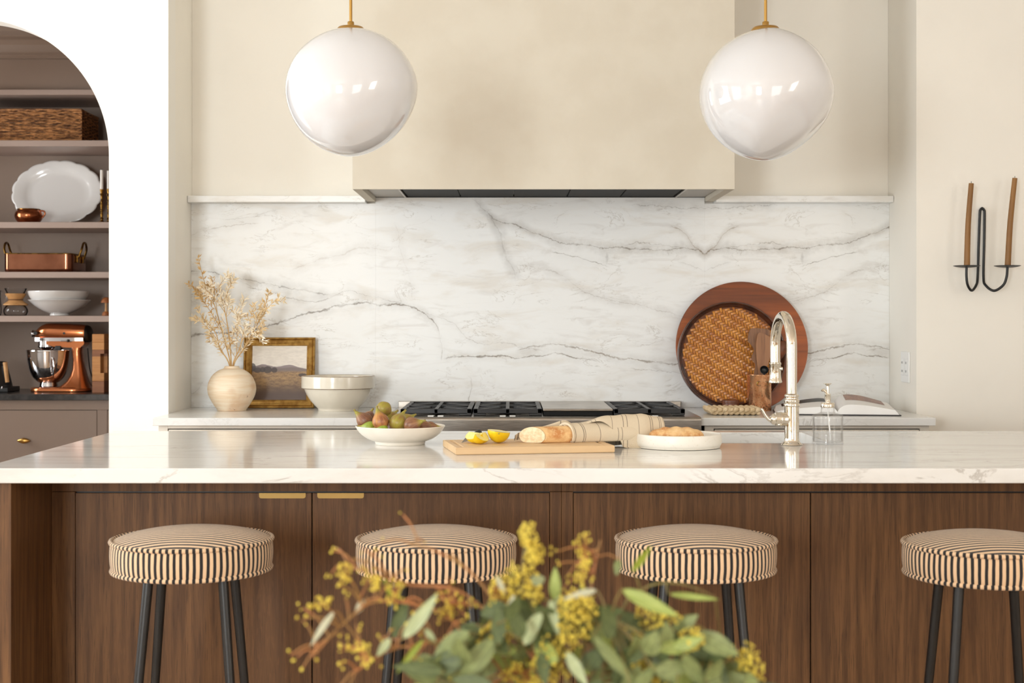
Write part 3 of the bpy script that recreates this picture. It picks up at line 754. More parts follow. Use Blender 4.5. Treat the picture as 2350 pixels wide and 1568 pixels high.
# ================================================================== pendants
def globe_mesh(R, dents, sq, seed):
    me = bpy.data.meshes.new('globe'); bm = bmesh.new()
    bmesh.ops.create_uvsphere(bm, u_segments=72, v_segments=48, radius=1.0)
    ds = [(Vector(d).normalized(), c, k) for d, c, k in dents]
    for v in bm.verts:
        n = v.co.normalized(); r = 1.0 + .012 * noise.noise(n * 1.3 + Vector((seed, 0, 0)))
        for d, c, k in ds:
            q = max(0.0, (n.dot(d) - c) / (1 - c)); q = q * q * (3 - 2 * q); r -= k * q
        v.co = Vector((n.x * r * R * sq[0], n.y * r * R * sq[0], n.z * r * R * sq[1]))
    bm.to_mesh(me); bm.free(); return me
PEND = [
 ('white glass globe pendant on a brass rod, left of the hood', (808, 213), 805, 0.196, (1.005, .968), [((.70, -.30, -.68), .50, .085), ((-.72, -.1, -.7), .6, .02)], 0.3),
 ('white glass globe pendant with a dimpled base, right of the hood', (1758, 217), 1757, 0.202, (1.0, .965), [((.58, -.50, -.68), .60, .12), ((-.85, -.1, -.55), .6, .03), ((.8, 0, .6), .5, .03), ((-.7, 0, .7), .6, .03)], 5.3),
]
for lb, (gxp, gyp), rxp, R, sq, dents, sd in PEND:
    D = 4.2
    c = P(gxp, gyp, D); rx = P(rxp, 0, D).x
    e = thing('pendant_lamp', lb, 'pendant lamp', (rx, D, c.z), 'globe pendants over the island', world=True)
    me = globe_mesh(R, dents, sq, sd); me.transform(Matrix.Translation(c))
    g = link('globe', me, M['opal'], e, 'all')
    zt_ = CAMZ + (742 - 66.5) * D / F
    lathe('cap', [(0, zt_ + .010), (.012, zt_ + .0095), (.036, zt_ + .005), (.043, zt_ - .003), (.043, zt_ - .009), (.02, zt_ - .012), (0, zt_ - .012)], M['brass'], e, (rx, D, 0), 40)
    lathe('ferrule', [(.004, zt_ + .009), (.0098, zt_ + .0092), (.0098, zt_ + .020), (.0085, zt_ + .0215), (.004, zt_ + .0215)], M['brass'], e, (rx, D, 0), 24)
    tube('rod', [(rx, D, zt_ + .010), (rx, D, ZC - .02)], .0046, M['brass'], e, 14)
    lathe('canopy', [(0, ZC - .03), (.058, ZC - .03), (.062, ZC - .026), (.062, ZC - .0002), (0, ZC - .0002)], M['brass'], e, (rx, D, 0), 40)

# ================================================================== sconce and outlet
SD = WF - 0.03
sc = thing('wall_sconce', 'black bent wire candle sconce with two dished cups on the right wall', 'sconce', (P(2254, 660, SD).x, WF, P(0, 660, SD).z), world=True)
out = WF - 0.085
def sp(px, py, y): q = P(px, py, y); return q
path = [sp(2218, 613, out), sp(2218, 636, out), sp(2221, 655, out + .004), sp(2230, 667, out + .02), sp(2240, 655, out + .045), sp(2243.5, 636, WF - .022), sp(2246, 560, WF - .012), sp(2248.5, 492, WF - .012),
        sp(2250, 482, WF - .012), sp(2254, 478.5, WF - .012), sp(2258, 482, WF - .012), sp(2259.5, 492, WF - .012), sp(2258.5, 560, WF - .012), sp(2257, 636, WF - .022), sp(2262, 655, out + .045), sp(2281, 667.5, out + .02), sp(2302, 655, out + .004), sp(2310, 636, out), sp(2312, 613, out)]
tube('wire', smooth_path(path, 6), .0052, M['black'], sc, 12)
tube('hook', [sp(2254, 479, WF - .012), sp(2254, 477, WF - .0005)], .004, M['black'], sc, 8)
for px, tx, ty, lb in ((2218.5, 2229, 421, 'shorter ochre taper candle in the left cup of the sconce'), (2312, 2329, 409, 'taller ochre taper candle in the right cup of the sconce')):
    b = sp(px, 613, out)
    lathe('cup', spline_prof([(0, -.003), (.02, -.0025), (.04, .0005), (.052, .0045), (.052, .0045), (.0505, .006), (.04, .003), (.02, .0005), (0, 0)], 3), M['black'], sc, tuple(b), 36)
    top = sp(tx, ty, out)
    cd = thing('taper_candle', lb, 'candle', (b.x, b.y, b.z + .0008), 'candles in the wall sconce', world=True)
    p0 = b + Vector((.001, 0, .0008)); mid = p0.lerp(top, .5) + Vector((-.004, 0, 0))
    pts = smooth_path([p0, mid, top], 8)
    tube('wax', pts, [.0120 - .0022 * k / (len(pts) - 1) for k in range(len(pts))], M['ochre_wax'], cd, 18)
    tube('candle_wick', [top, top + Vector((0, 0, .008))], .0012, M['wick'], cd, 6)
ox = AX1
ot = thing('wall_outlet', 'white double wall outlet plate on the alcove side by the open book', 'outlet', (ox, 5.89, 1.10), world=True)
box('plate', ox - .006, ox - .0005, 5.83, 5.95, 1.035, 1.162, M['plastic'], ot, .002)
for y in (5.862, 5.918):
    r = box('receptacle', ox - .009, ox - .0058, y - .017, y + .017, 1.064, 1.133, M['plastic'], ot, .002)
    for z in (1.081, 1.116):
        for dy in (-.006, .006): box('slot', ox - .0096, ox - .0088, y + dy - .0012, y + dy + .0012, z - .004, z + .005, M['black'], r)

# ================================================================== pantry seen through the arch
PF = 7.31; PX0, PX1 = -3.6, AX0 - 0.223; SB = YP - 0.02; SF = 7.50
pc = thing('pantry_cabinet', 'taupe pantry base cabinet with a brass almond knob behind the arch', 'cabinet', ((PX0 + PX1) / 2, 7.6, 0), world=True)
zt2 = CT - .0325
box('body', PX0, PX1, PF + .045, SB, 0, zt2, M['taupe'], pc)
def ppx(px, D=7.335): return (px - 1170) * D / F
zg = CAMZ - (941 - 742) * 7.335 / F
d0, d1 = -2.862, ppx(223)
d2 = ppx(246)
box('rail', PX0, PX1, PF + .025, PF + .045, zg, zt2, M['taupe'], pc, .0008, 1)
for a, b in ((d1, d2), (d0 - .05, d0)): box('stile', a, b, PF + .025, PF + .045, .08, zg - .0002, M['taupe'], pc, .0008, 1)
for a, b in ((d0, d1), (d2, PX1), (PX0, d0 - .05)):
    box('shadow_gap', a, b, PF + .038, PF + .0445, .08, zg - .0002, M['black'], pc)
    dw = box('drawer', a + .002, b - .002, PF + .0245, PF + .0375, .45, zg - .0025, M['taupe'], pc, .001, 1)
    box('drawer', a + .002, b - .002, PF + .0245, PF + .0375, .085, .446, M['taupe'], pc, .001, 1)
    kx = (a + b) / 2 if a != d0 else ppx(57); kz = CAMZ - (1012.5 - 742) * 7.3 / F
    me = bpy.data.meshes.new('knob'); bmk = bmesh.new(); bmesh.ops.create_uvsphere(bmk, u_segments=20, v_segments=12, radius=1)
    for v in bmk.verts:
        t_ = abs(v.co.x); v.co = Vector((kx + v.co.x * .034, PF + .006 + v.co.y * .012 * (1 - .3 * t_), kz + v.co.z * .015 * (1 - .35 * t_)))
    bmk.to_mesh(me); bmk.free(); link('knob', me, M['brass'], dw, 'all')
    tube('knob_stem', [(kx, PF + .026, kz), (kx, PF + .012, kz)], .005, M['brass'], dw, 10)
tag(box('pantry_countertop', PX0, PX1, PF, SB, CT - .032, CT, M['black_stone'], None, .002), 'black stone pantry countertop under the copper stand mixer', 'countertop')
sh = thing('built_in_shelving', 'taupe built-in pantry shelves behind the arched opening', 'shelves', ((PX0 + PX1) / 2, 7.7, CT), world=True)
box('back_panel', PX0, PX1, SB, YP - .0005, CT + .0005, 2.86, M['taupe'], sh)
SHZ = [2.245, 1.814, 1.551, 1.319]
for z in SHZ: box('shelf', PX0 + .03, PX1 - .03, SF, SB - .0005, z - .032, z, M['shelf'], sh, .0015, 1)
for a, b in ((PX0, PX0 + .0295), (PX1 - .0295, PX1)): box('side_panel', a, b, SF, SB - .0005, CT + .0005, 2.86, M['taupe'], sh)
box('fascia', PX0 + .03, PX1 - .03, SF + .01, SF + .03, 2.515, 2.675, M['taupe'], sh)
box('top_shelf', PX0 + .03, PX1 - .03, SF - .012, SB - .0005, 2.483, 2.512, M['shelf'], sh, .003)
cp = [(SF + .03, 2.676), (SF - .004, 2.676), (SF - .004, 2.688), (SF - .012, 2.692), (SF - .012, 2.704), (SF - .020, 2.708), (SF - .024, 2.722), (SF - .034, 2.742), (SF - .052, 2.758), (SF - .060, 2.764), (SF - .060, 2.780), (SF - .070, 2.786), (SF - .074, 2.806), (SF - .094, 2.832), (SF - .104, 2.838), (SF - .104, 2.86), (SF + .03, 2.86)]
prism('crown_moulding', cp, 'x', PX0, PX1, M['taupe'], sh)
struct(box('trim_1', XL, PX1, WF + .13, SF - .105, 2.86, 2.90, M['taupe']))


# --- woven basket on the top shelf
bz = SHZ[0]; bx0, bx1 = -2.97, (187 - 1170) * 7.53 / F; by0, by1, bh = 7.53, 7.84, .166
bk = thing('woven_basket', 'rectangular brown woven basket on the top pantry shelf', 'basket', ((bx0 + bx1) / 2, (by0 + by1) / 2, bz), world=True)
def m_wicker():
    n = NT('wicker'); co = n.scale(n.obj(), (1, 1, 6))
    a = n.noise(co, 22, 3, .7); b = n.noise(co, 60, 2)
    col = n.mix(n.mapr(a, .36, .62), lin((96, 58, 30)), lin((196, 138, 84)))
    col = n.mix(n.math('MULTIPLY', n.mapr(b, .5, .7), .6), col, lin((54, 32, 18)))
    return n.fin(col, .7)
M['wicker'] = m_wicker()
boxes('lining', [(bx0 + .008, bx1 - .008, by0 + .008, by1 - .008, bz + .0005, bz + .01), (bx0 + .008, bx0 + .012, by0 + .008, by1 - .008, bz + .01, bz + bh - .01), (bx1 - .012, bx1 - .008, by0 + .008, by1 - .008, bz + .01, bz + bh - .01), (bx0 + .012, bx1 - .012, by0 + .008, by0 + .012, bz + .01, bz + bh - .01), (bx0 + .012, bx1 - .012, by1 - .012, by1 - .008, bz + .01, bz + bh - .01)], M['wick'], bk)
rnd = random.Random(3)
lst = []
rows = 19
for r in range(rows):
    z = bz + .006 + (bh - .012) * r / (rows - 1)
    for (ax, s0, s1, fx, sg) in (('x', bx0, bx1, by0 + .006, -1), ('y', by0, by1, bx1 - .006, 1), ('x', bx0, bx1, by1 - .006, 1), ('y', by0, by1, bx0 + .006, -1)):
        n_ = max(4, int((s1 - s0) / .016)); pts = []
        ph = rnd.random() * .6
        for k in range(n_ + 1):
            s = s0 + (s1 - s0) * k / n_
            o_ = fx + sg * (.0045 * math.sin(PI * (s / .042) + PI * r + ph))
            pts.append((s, o_, z + rnd.uniform(-.0012, .0012)) if ax == 'x' else (o_, s, z + rnd.uniform(-.0012, .0012)))
        lst.append((pts, rnd.uniform(.0036, .0052)))
w_ = tubes('weave', lst, M['wicker'], bk, 5); tag(w_, kind='stuff')
for z in (bz + .0055, bz + bh): 
    tube('rim', [(bx0, by0, z), (bx1, by0, z), (bx1, by1, z), (bx0, by1, z), (bx0, by0, z)], .0055, M['wicker'], bk, 8)

# --- oval platter
pl = thing('oval_platter', 'large white scalloped oval platter leaning on the second pantry shelf', 'platter', ((131 - 1170) * 7.78 / F, 7.78, SHZ[1]))
vs = []; fs = []; NA = 144; rr = [(0, .012), (.55, .012), (.66, .010), (.72, .004), (.80, -.004), (.95, -.010), (1.0, -.011), (1.0, -.008), (.9, -.003), (.72, .012), (.6, .018), (0, .018)]
A_, B_ = .247, .186
for i, (q, y) in enumerate(rr):
    for k in range(NA):
        a = 2 * PI * k / NA; sc_ = 1.0
        if q > .75: sc_ = 1 + (abs(math.sin(a * 8)) ** .7 - .6) * .035 * (q - .75) / .25
        vs.append(Vector((A_ * q * math.cos(a) * sc_, y, B_ * q * math.sin(a) * sc_)))
for i in range(len(rr) - 1):
    for k in range(NA): k2 = (k + 1) % NA; fs.append((i * NA + k, i * NA + k2, (i + 1) * NA + k2, (i + 1) * NA + k))
tl = Matrix.Rotation(math.radians(-15), 4, 'X')
vs = [tl @ v for v in vs]; zmin = min(v.z for v in vs)
vs = [v + Vector((0, .01, -zmin + .0003)) for v in vs]
mobj('dish', vs, fs, M['white_glaze'], pl, 'all')

# --- round copper pot
pz = SHZ[1]
cpot = thing('copper_pot', 'small round copper pot in front of the oval platter', 'pot', ((66 - 1170) * 7.6 / F, 7.6, pz))
lathe('pot', spline_prof([(0, .0003), (.045, .0005), (.062, .012), (.073, .035), (.070, .056), (.060, .068), (.058, .0745), (.058, .0745), (.0565, .0745), (.058, .066), (.067, .054), (.070, .035), (.06, .014), (.04, .004), (0, .003)], 4), M['copper'], cpot, None, 48)
lathe('rim', [(.0575, .072), (.0610, .0725), (.0615, .0745), (.0595, .0765), (.056, .0755)], M['brass_old'], cpot, None, 48)
tube('handle', smooth_path([(.058, 0, .068), (.082, 0, .064), (.086, 0, .048), (.072, 0, .03)], 5), .0045, M['copper'], cpot, 10)

# --- candlesticks with candles
for i, (px, hgt, ch, D) in enumerate(((233.5, .181, .104, 7.60), (245.5, .186, .098, 7.60))):
    x = (px - 1170) * D / F
    cs = thing('brass_candlestick', 'turned brass candlestick %s the oval platter' % ('nearest to' if i == 0 else 'half hidden by the arch, further from'), 'candlestick', (x, D + i * .03, pz), 'brass candlesticks on the pantry shelf')
    h = hgt
    lathe('stick', spline_prof([(0, .0003), (.024, .0005), (.025, .004), (.02, .008), (.010, .012), (.006, .02), (.010, .026), (.0055, .034), (.0075, .045), (.0050, .06), (.0085, .068), (.0050, .076), (.0075, .095), (.0048, .112), (.0085, .12), (.005, .128), (.0065, .146), (.011, .156), (.006, .160), (.0085, h - .012), (.0105, h - .002), (.0105, h), (.0085, h), (.0085, h - .01), (0, h - .01)], 3), M['brass_old'], cs, None, 20)
    cd = thing('dinner_candle', 'white candle in the brass candlestick %s the platter' % ('nearest' if i == 0 else 'furthest from'), 'candle', (x, D + i * .03, pz + h - .0095), 'white candles on the pantry shelf')
    tube('wax', [(0, 0, 0), (0, 0, ch + .009)], .0082, M['white_wax'], cd, 16)
    tube('candle_wick', [(0, 0, ch + .008), (.0005, 0, ch + .016)], .0009, M['wick'], cd, 6)

# --- copper roasting pan
rz = SHZ[2]
ra, rb = (6 - 1170) * 7.56 / F, (164 - 1170) * 7.56 / F
rp = thing('roasting_pan', 'rectangular copper roasting pan with upright brass handles on the third shelf', 'pan', ((ra + rb) / 2, 7.70, rz), world=True)
def pan_ring(ins, z, r): return [(p[0], p[1], z) for p in rrect(ra + ins, rb - ins, 7.56 + ins, 7.845 - ins, r, 8)]
rings = [pan_ring(.006, rz + .0005, .03), pan_ring(.001, rz + .006, .034), pan_ring(0, rz + .02, .035), pan_ring(0, rz + .099, .035), pan_ring(.003, rz + .099, .032), pan_ring(.003, rz + .008, .032), pan_ring(.03, rz + .004, .02)]
loft('pan', rings, M['copper_dark'], rp)
rim_p = [Vector(v) for v in pan_ring(.0015, rz + .099, .033)]; tube('rim', rim_p + [rim_p[0]], .0032, M['brass_old'], rp, 8)
for sx, x in ((-1, ra), (1, rb)):
    yc = 7.70
    pth = [(x + sx * .006, yc - .05, rz + .075), (x + sx * .016, yc - .048, rz + .098), (x + sx * .026, yc - .042, rz + .13), (x + sx * .028, yc - .02, rz + .160), (x + sx * .028, yc + .02, rz + .160), (x + sx * .026, yc + .042, rz + .13), (x + sx * .016, yc + .048, rz + .098), (x + sx * .006, yc + .05, rz + .075)]
    h = tube('handle', smooth_path(pth, 6), .006, M['brass_old'], rp, 12)
    for dy in (-.05, .05):
        boxes('rivet_plate', [(min(x + sx * .0005, x + sx * .012), max(x + sx * .0005, x + sx * .012), yc + dy - .014, yc + dy + .014, rz + .055, rz + .092)], M['brass_old'], h, .003)

# --- fourth shelf: coffee maker, stacked bowls, wooden toadstool, glass mug
bz4 = SHZ[3]
cx_ = (36 - 1170) * 7.64 / F
cm = thing('coffee_maker', 'hourglass glass coffee maker with a tan wooden collar', 'coffee maker', (cx_, 7.64, bz4))
lathe('flask', spline_prof([(0, .0005), (.05, .001), (.060, .01), (.064, .028), (.058, .045), (.044, .062), (.030, .078), (.026, .084), (.032, .098), (.044, .118), (.058, .146), (.058, .146), (.0565, .146), (.043, .119), (.031, .099), (.0245, .085), (.0285, .078), (.042, .062), (.056, .045), (.062, .028), (.058, .011), (.048, .003), (0, .0025)], 3), M['glass_b'], cm, None, 40)
cl = lathe('collar', spline_prof([(.056, .056), (.0635, .058), (.062, .064), (.045, .076), (.036, .084), (.036, .090), (.047, .104), (.054, .118), (.054, .119), (.048, .1195), (.040, .104), (.032, .088), (.033, .08), (.044, .068), (.056, .056)], 3), M['tan'], cm, None, 40)
tube('leather_tie', torus_pts(.0375, .087, 30), .003, M['walnut'], cm, 6)
cm2 = thing('glass_pitcher', 'clear glass pitcher at the left edge of the fourth pantry shelf', 'pitcher', ((-16 - 1170) * 7.68 / F, 7.68, bz4))
lathe('vessel', spline_prof([(0, .0005), (.035, .001), (.044, .012), (.045, .045), (.040, .09), (.041, .135), (.041, .135), (.0395, .135), (.0385, .09), (.0435, .045), (.0425, .013), (.034, .004), (0, .003)], 3), M['glass_b'], cm2, None, 32)
tube('handle', smooth_path([(.041, -.01, .125), (.062, -.016, .13), (.078, -.018, .105), (.066, -.015, .06), (.045, -.01, .04)], 5), .004, M['glass_b'], cm2, 8)
bcx = (137 - 1170) * 7.66 / F
b1 = thing('white_bowl', 'white footed bowl, lower of the two stacked bowls', 'bowl', (bcx, 7.66, bz4), 'stacked white bowls')
lathe('body', spline_prof([(0, .0005), (.048, .0005), (.048, .012), (.048, .012), (.085, .027), (.125, .052), (.150, .074), (.1635, .0845), (.1635, .0845), (.1615, .086), (.146, .0765), (.12, .056), (.08, .032), (.04, .02), (0, .018)], 4), M['white_glaze'], b1, None, 64)
b2 = thing('white_bowl', 'white bowl nested on top of the stacked bowls', 'bowl', (bcx - .004, 7.655, bz4 + .0645), 'stacked white bowls')
lathe('body', spline_prof([(0, 0), (.10, .0), (.128, .012), (.150, .038), (.160, .066), (.160, .066), (.1575, .067), (.146, .04), (.12, .016), (.09, .006), (0, .005)], 4), M['white_glaze'], b2, None, 64)
tm = thing('wooden_toadstool', 'small turned wooden toadstool beside the stacked bowls', 'ornament', ((243.5 - 1170) * 7.62 / F, 7.62, bz4))
lathe('foot', spline_prof([(0, .0005), (.020, .0005), (.0205, .01), (.016, .02), (.008, .024), (0, .024)], 3), M['cuprim'], tm, None, 24)
tube('stem', [(0, 0, .022), (0, 0, .05), (0, 0, .08)], [.008, .006, .007], M['tan'], tm, 14)
lathe('cap', spline_prof([(0, .072), (.012, .070), (.026, .070), (.027, .074), (.022, .088), (.012, .098), (0, .101)], 4), M['cuprim'], tm, None, 28)

# --- stand mixer
MD = 7.62; mk = MD / F
def mxw(px): return (px - 1170) * mk
def mzw(py): return CAMZ - (py - 742) * mk
mx = thing('stand_mixer', 'copper stand mixer with a polished steel bowl on the black counter', 'mixer', (mxw(140), MD, CT), world=True)
def ell(x, zt_, zb_, hd, n=24, pw=2.4):
    zc = (zt_ + zb_) / 2; hz = (zt_ - zb_) / 2; o_ = []
    for k in range(n):
        a = 2 * PI * k / n; c, s = math.cos(a), math.sin(a)
        o_.append(Vector((x, MD + hd * math.copysign(abs(c) ** (2 / pw), c), zc + hz * math.copysign(abs(s) ** (2 / pw), s))))
    return o_
hs = [(82, 759, 773, .018), (86, 757, 776, .030), (92, 751, 778, .042), (100, 745.5, 779, .054), (110, 742.3, 780, .062), (122, 741.6, 781, .066), (140, 742.2, 782, .068), (160, 743.0, 783, .067), (180, 744.2, 783, .065), (196, 745.5, 783, .062), (200, 746.5, 782.5, .060)]
hd = loft('head', [ell(mxw(a), mzw(b), mzw(c), d) for a, b, c, d in hs], M['copper_mixer'], mx, True)
loft('end_cap', [ell(mxw(a), mzw(b), mzw(c), d) for a, b, c, d in ((200.2, 746.3, 786, .0605), (205, 748.5, 786, .057), (208.5, 754, 784, .045), (209.5, 760, 780, .03))], M['black'], mx, True)
loft('trim_band', [[Vector((mxw(a), MD + s * d, mzw(b))) for s, b in ((-1, 783), (-1, 775), (1, 775), (1, 783))] for a, d in ((87, .046), (92, .052), (104, .0645), (125, .0695), (160, .070), (199, .0655))], M['chrome'], hd)
loft('under_head', [[Vector((mxw(a), MD + s * .05, mzw(b))) for s, b in ((-1, b0), (-1, 782), (1, 782), (1, b0))] for a, b0 in ((112, 790), (128, 795), (160, 797.5), (190, 798), (199, 790))], M['copper_mixer'], mx)
dcx = mxw(108.5)
lathe('drive_drum', [(0, mzw(800)), (.040, mzw(800)), (.044, mzw(798)), (.0505, mzw(796)), (.0505, mzw(793.5)), (.048, mzw(793)), (.048, mzw(783)), (.0505, mzw(782)), (.0505, mzw(776)), (0, mzw(776))], M['chrome'], mx, (dcx, MD, 0), 40)
lathe('beater_hub', [(0, mzw(808)), (.012, mzw(808)), (.014, mzw(804)), (.030, mzw(803)), (.034, mzw(800.2)), (0, mzw(800.2))], M['copper'], mx, (dcx, MD, 0), 24)
tube('attachment_hub', [(mxw(83), MD, mzw(766)), (mxw(76), MD, mzw(766)), (mxw(75.8), MD, mzw(766)), (mxw(74.4), MD, mzw(766))], [.017, .017, .020, .019], M['chrome'], mx, 20)
tube('hub_knob', [(mxw(90), MD - .030, mzw(764.5)), (mxw(90), MD - .062, mzw(764.5))], [.008, .010], M['black'], mx, 14)
tube('head_pin', [(mxw(156), MD - .06, mzw(765)), (mxw(156), MD - .0685, mzw(765))], .0065, M['black'], mx, 14)
tube('speed_lever', [(mxw(150), MD - .074, mzw(782.5)), (mxw(163), MD - .074, mzw(782.5))], [.003, .003], M['chrome'], mx, 10)
lathe('lever_knob', spline_prof([(0, -.008), (.006, -.006), (.0075, 0), (.006, .006), (0, .008)], 3), M['black'], mx, (mxw(166), MD - .074, mzw(782)), 16)
box('head_latch', mxw(134), mxw(147), MD - .058, MD - .02, mzw(803.5), mzw(793.5), M['black'], mx, .003)
def colr(py, a, b, hd_): return [Vector((x_, y_, mzw(py))) for x_, y_ in rrect(mxw(a), mxw(b), MD - hd_, MD + hd_, min(hd_, mxw(b) - mxw(a)) * .42, 5)]
loft('column', [colr(*q) for q in ((797, 167, 190, .040), (806, 169, 188, .040), (827, 171, 190, .043), (846, 170.5, 193.5, .050), (862, 166, 197, .060), (875, 158, 201, .072), (884, 148, 204.5, .082), (891, 138, 207.5, .09))], M['copper_mixer'], mx)
loft('base', [[Vector((x_, y_, z_)) for x_, y_ in rrect(mxw(73) + i_, mxw(209) - i_, MD - .098 + i_, MD + .098 - i_, .085 - i_, 10)] for z_, i_ in ((CT + .0005, .006), (CT + .004, .001), (CT + .014, 0), (CT + .021, .004), (CT + .025, .012))], M['copper_mixer'], mx)
bcx_ = mxw(111.5)
zb = CT + .0255
bw = lathe('mixing_bowl', spline_prof([(0, zb), (.048, zb), (.050, zb + .004), (.047, zb + .022), (.047, zb + .022), (.058, zb + .028), (.082, zb + .052), (.102, zb + .090), (.112, zb + .135), (.1165, mzw(806.5)), (.1195, mzw(805.6)), (.1195, mzw(805.6)), (.117, mzw(805)), (.110, zb + .135), (.10, zb + .09), (.08, zb + .054), (.05, zb + .032), (0, zb + .03)], 5), M['chrome'], mx, (bcx_, MD, 0), 64)
th = math.radians(-62)
def bh_(r, z): return Vector((bcx_ + r * math.cos(th), MD + r * math.sin(th), z))
tube('bowl_handle', smooth_path([bh_(.112, zb + .150), bh_(.135, zb + .152), bh_(.152, zb + .135), bh_(.155, zb + .10), bh_(.135, zb + .066), bh_(.102, zb + .072)], 6), .006, M['chrome'], bw, 10)
tube('power_cord', smooth_path([(mxw(196), MD + .04, mzw(800)), (mxw(199), MD + .06, mzw(850)), (mxw(207), MD + .08, mzw(880)), (mxw(206), MD + .13, CT + .004), (mxw(190), MD + .2, CT + .004)], 6), .0035, M['rubber'], mx, 8)
def text_mesh(name, s, size, mat, parent, M4):
    cu = bpy.data.curves.new(name, 'FONT'); cu.body = s; cu.size = size; cu.align_x = 'CENTER'; cu.align_y = 'CENTER'; cu.extrude = .0002
    to = bpy.data.objects.new(name + '_src', cu); COL.objects.link(to)
    dg = bpy.context.evaluated_depsgraph_get(); dg.update()
    me = bpy.data.meshes.new_from_object(to.evaluated_get(dg))
    bpy.data.objects.remove(to, do_unlink=True)
    me.transform(M4); me.materials.clear()
    return link(name, me, mat, parent)
text_mesh('lettering', 'KitchenAid', .0115, M['black'], hd, Matrix.Translation((mxw(99), MD - .0648, mzw(779.2))) @ Matrix.Rotation(math.radians(-22), 4, 'Z') @ Matrix.Rotation(PI / 2, 4, 'X'))

# --- end-grain chopping block standing on its edge
kx0, kx1, ky0, ky1, kz1 = (211.5 - 1170) * 7.45 / F, (239 - 1170) * 7.45 / F, 7.45, 7.86, CAMZ - (767 - 742) * 7.45 / F
kb = thing('chopping_block', 'thick laminated wooden chopping block standing on edge beside the mixer', 'chopping board', ((kx0 + kx1) / 2, 7.65, CT), world=True)
hz0, hz1 = CAMZ - (856.5 - 742) * 7.45 / F, CAMZ - (812 - 742) * 7.45 / F
bands = [(CT + .0005, .976, 'endgrain_d'), (.976, 1.010, 'endgrain_l'), (1.010, 1.058, 'endgrain_l'), (1.058, 1.082, 'endgrain_l'), (1.082, 1.105, 'endgrain_l'), (1.105, 1.140, 'endgrain_d'), (1.140, 1.180, 'endgrain_l'), (1.180, kz1, 'endgrain_l')]
hx = kx1 - .020
for a, b, m in bands:
    lo, hi = max(a, hz0), min(b, hz1)
    if hi - lo > .002:
        lst = [(kx0, hx, ky0, ky1, lo, hi), (hx, kx1, ky0 + .06, ky1, lo, hi)]
        if a < lo: lst.append((kx0, kx1, ky0, ky1, a, lo))
        if b > hi: lst.append((kx0, kx1, ky0, ky1, hi, b))
        boxes('lamella', lst, M[m], kb)
    else:
        box('lamella', kx0, kx1, ky0, ky1, a + .0002, b - .0002, M[m], kb, .001, 1)

# --- kettle
kc = (-14 - 1170) * 7.58 / F
kt = thing('electric_kettle', 'matte black electric kettle with a pale wood handle at the pantry left edge', 'kettle', (kc, 7.58, CT))
boxes('base_plate', [(-.105, .105, -.09, .10, .0005, .026)], M['black'], kt, .004)
lathe('body', spline_prof([(0, .0265), (.094, .0265), (.095, .032), (.085, .075), (.072, .125), (.066, .155), (.066, .155), (.060, .160), (.03, .163), (0, .163)], 4), M['black'], kt, None, 40)
lathe('lid_knob', [(0, .162), (.016, .162), (.02, .170), (.018, .178), (0, .180)], M['cuprim'], kt, None, 24)
hg = tube('handle', [(.078, -.052, .158), (.094, -.062, .052)], [.0115, .0105], M['tan'], kt, 14)
tube('handle_bracket', [(.055, -.035, .148), (.078, -.052, .146)], .006, M['black'], hg, 8)
for dx in (.06, .075): tube('switch', [(dx, -.091, .020), (dx, -.086, .030)], .004, M['chrome'], kt, 8)

# ================================================================== back counter, left: vase, branches, picture, bowl
def m_vase():
    n = NT('whitewashed_clay'); co = n.obj()
    st = n.noise(n.scale(co, (1, 1, 14)), 6, 5, .6); bl = n.noise(co, 9, 4); sp_ = n.noise(co, 45, 3)
    col = n.mix(n.mapr(st, .35, .68), lin((240, 224, 200)), lin((232, 206, 172)))
    col = n.mix(n.math('MULTIPLY', n.mapr(bl, .5, .7), .6), col, lin((210, 166, 124)))
    col = n.mix(n.math('MULTIPLY', n.mapr(sp_, .68, .74), n.mapr(bl, .55, .62)), col, lin((140, 104, 76)))
    n.bump(st, .25, .002)
    return n.fin(col, .8)
M['vase'] = m_vase()
VD = 5.94; vx = (532 - 1170) * VD / F
vz = thing('round_vase', 'round whitewashed clay vase at the left of the back counter', 'vase', (vx, VD, CT))
lathe('body', spline_prof([(0, .0005), (.056, .0005), (.060, .004), (.078, .030), (.095, .062), (.1005, .090), (.096, .118), (.080, .148), (.055, .168), (.036, .1755), (.031, .180), (.0305, .1855), (.0305, .1855), (.026, .185), (.027, .176), (.05, .163), (.09, .115), (.09, .06), (.05, .01), (0, .008)], 4), M['vase'], vz, None, 64)
M['dried'] = plain('dried_leaf', (240, 220, 182), .8, c2=(222, 190, 138), vs=30)
M['dried_w'] = plain('pale_dried_leaf', (250, 240, 220), .8, c2=(236, 216, 182), vs=30)
M['dried_d'] = plain('golden_dried_leaf', (228, 194, 138), .8, c2=(206, 164, 104), vs=30)
M['dstem'] = plain('dried_stem', (214, 178, 122), .8, c2=(190, 150, 96), vs=30)
def leaf_geo(base, d, L, W, up, V, Fs, curl=.15):
    d = d.normalized(); s = d.cross(up)
    if s.length < .05: s = d.cross(Vector((1, 0, .3)))
    s.normalize(); u = s.cross(d)
    i = len(V)
    V += [base, base + d * L * .35 + s * W + u * L * curl * .5, base + d * L * .35 - s * W + u * L * curl * .5, base + d * L * .72 + s * W * .7 + u * L * curl * .3, base + d * L * .72 - s * W * .7 + u * L * curl * .3, base + d * L]
    V += [base + d * L * .38, base + d * L * .74]
    a, b, c, e, f, g, m1, m2 = range(i, i + 8)
    Fs += [(a, m1, b), (a, c, m1), (b, m1, m2, e), (m1, c, f, m2), (e, m2, g), (m2, f, g)]
rb_ = random.Random(11)
mouth = Vector((vx, VD, CT + .183))
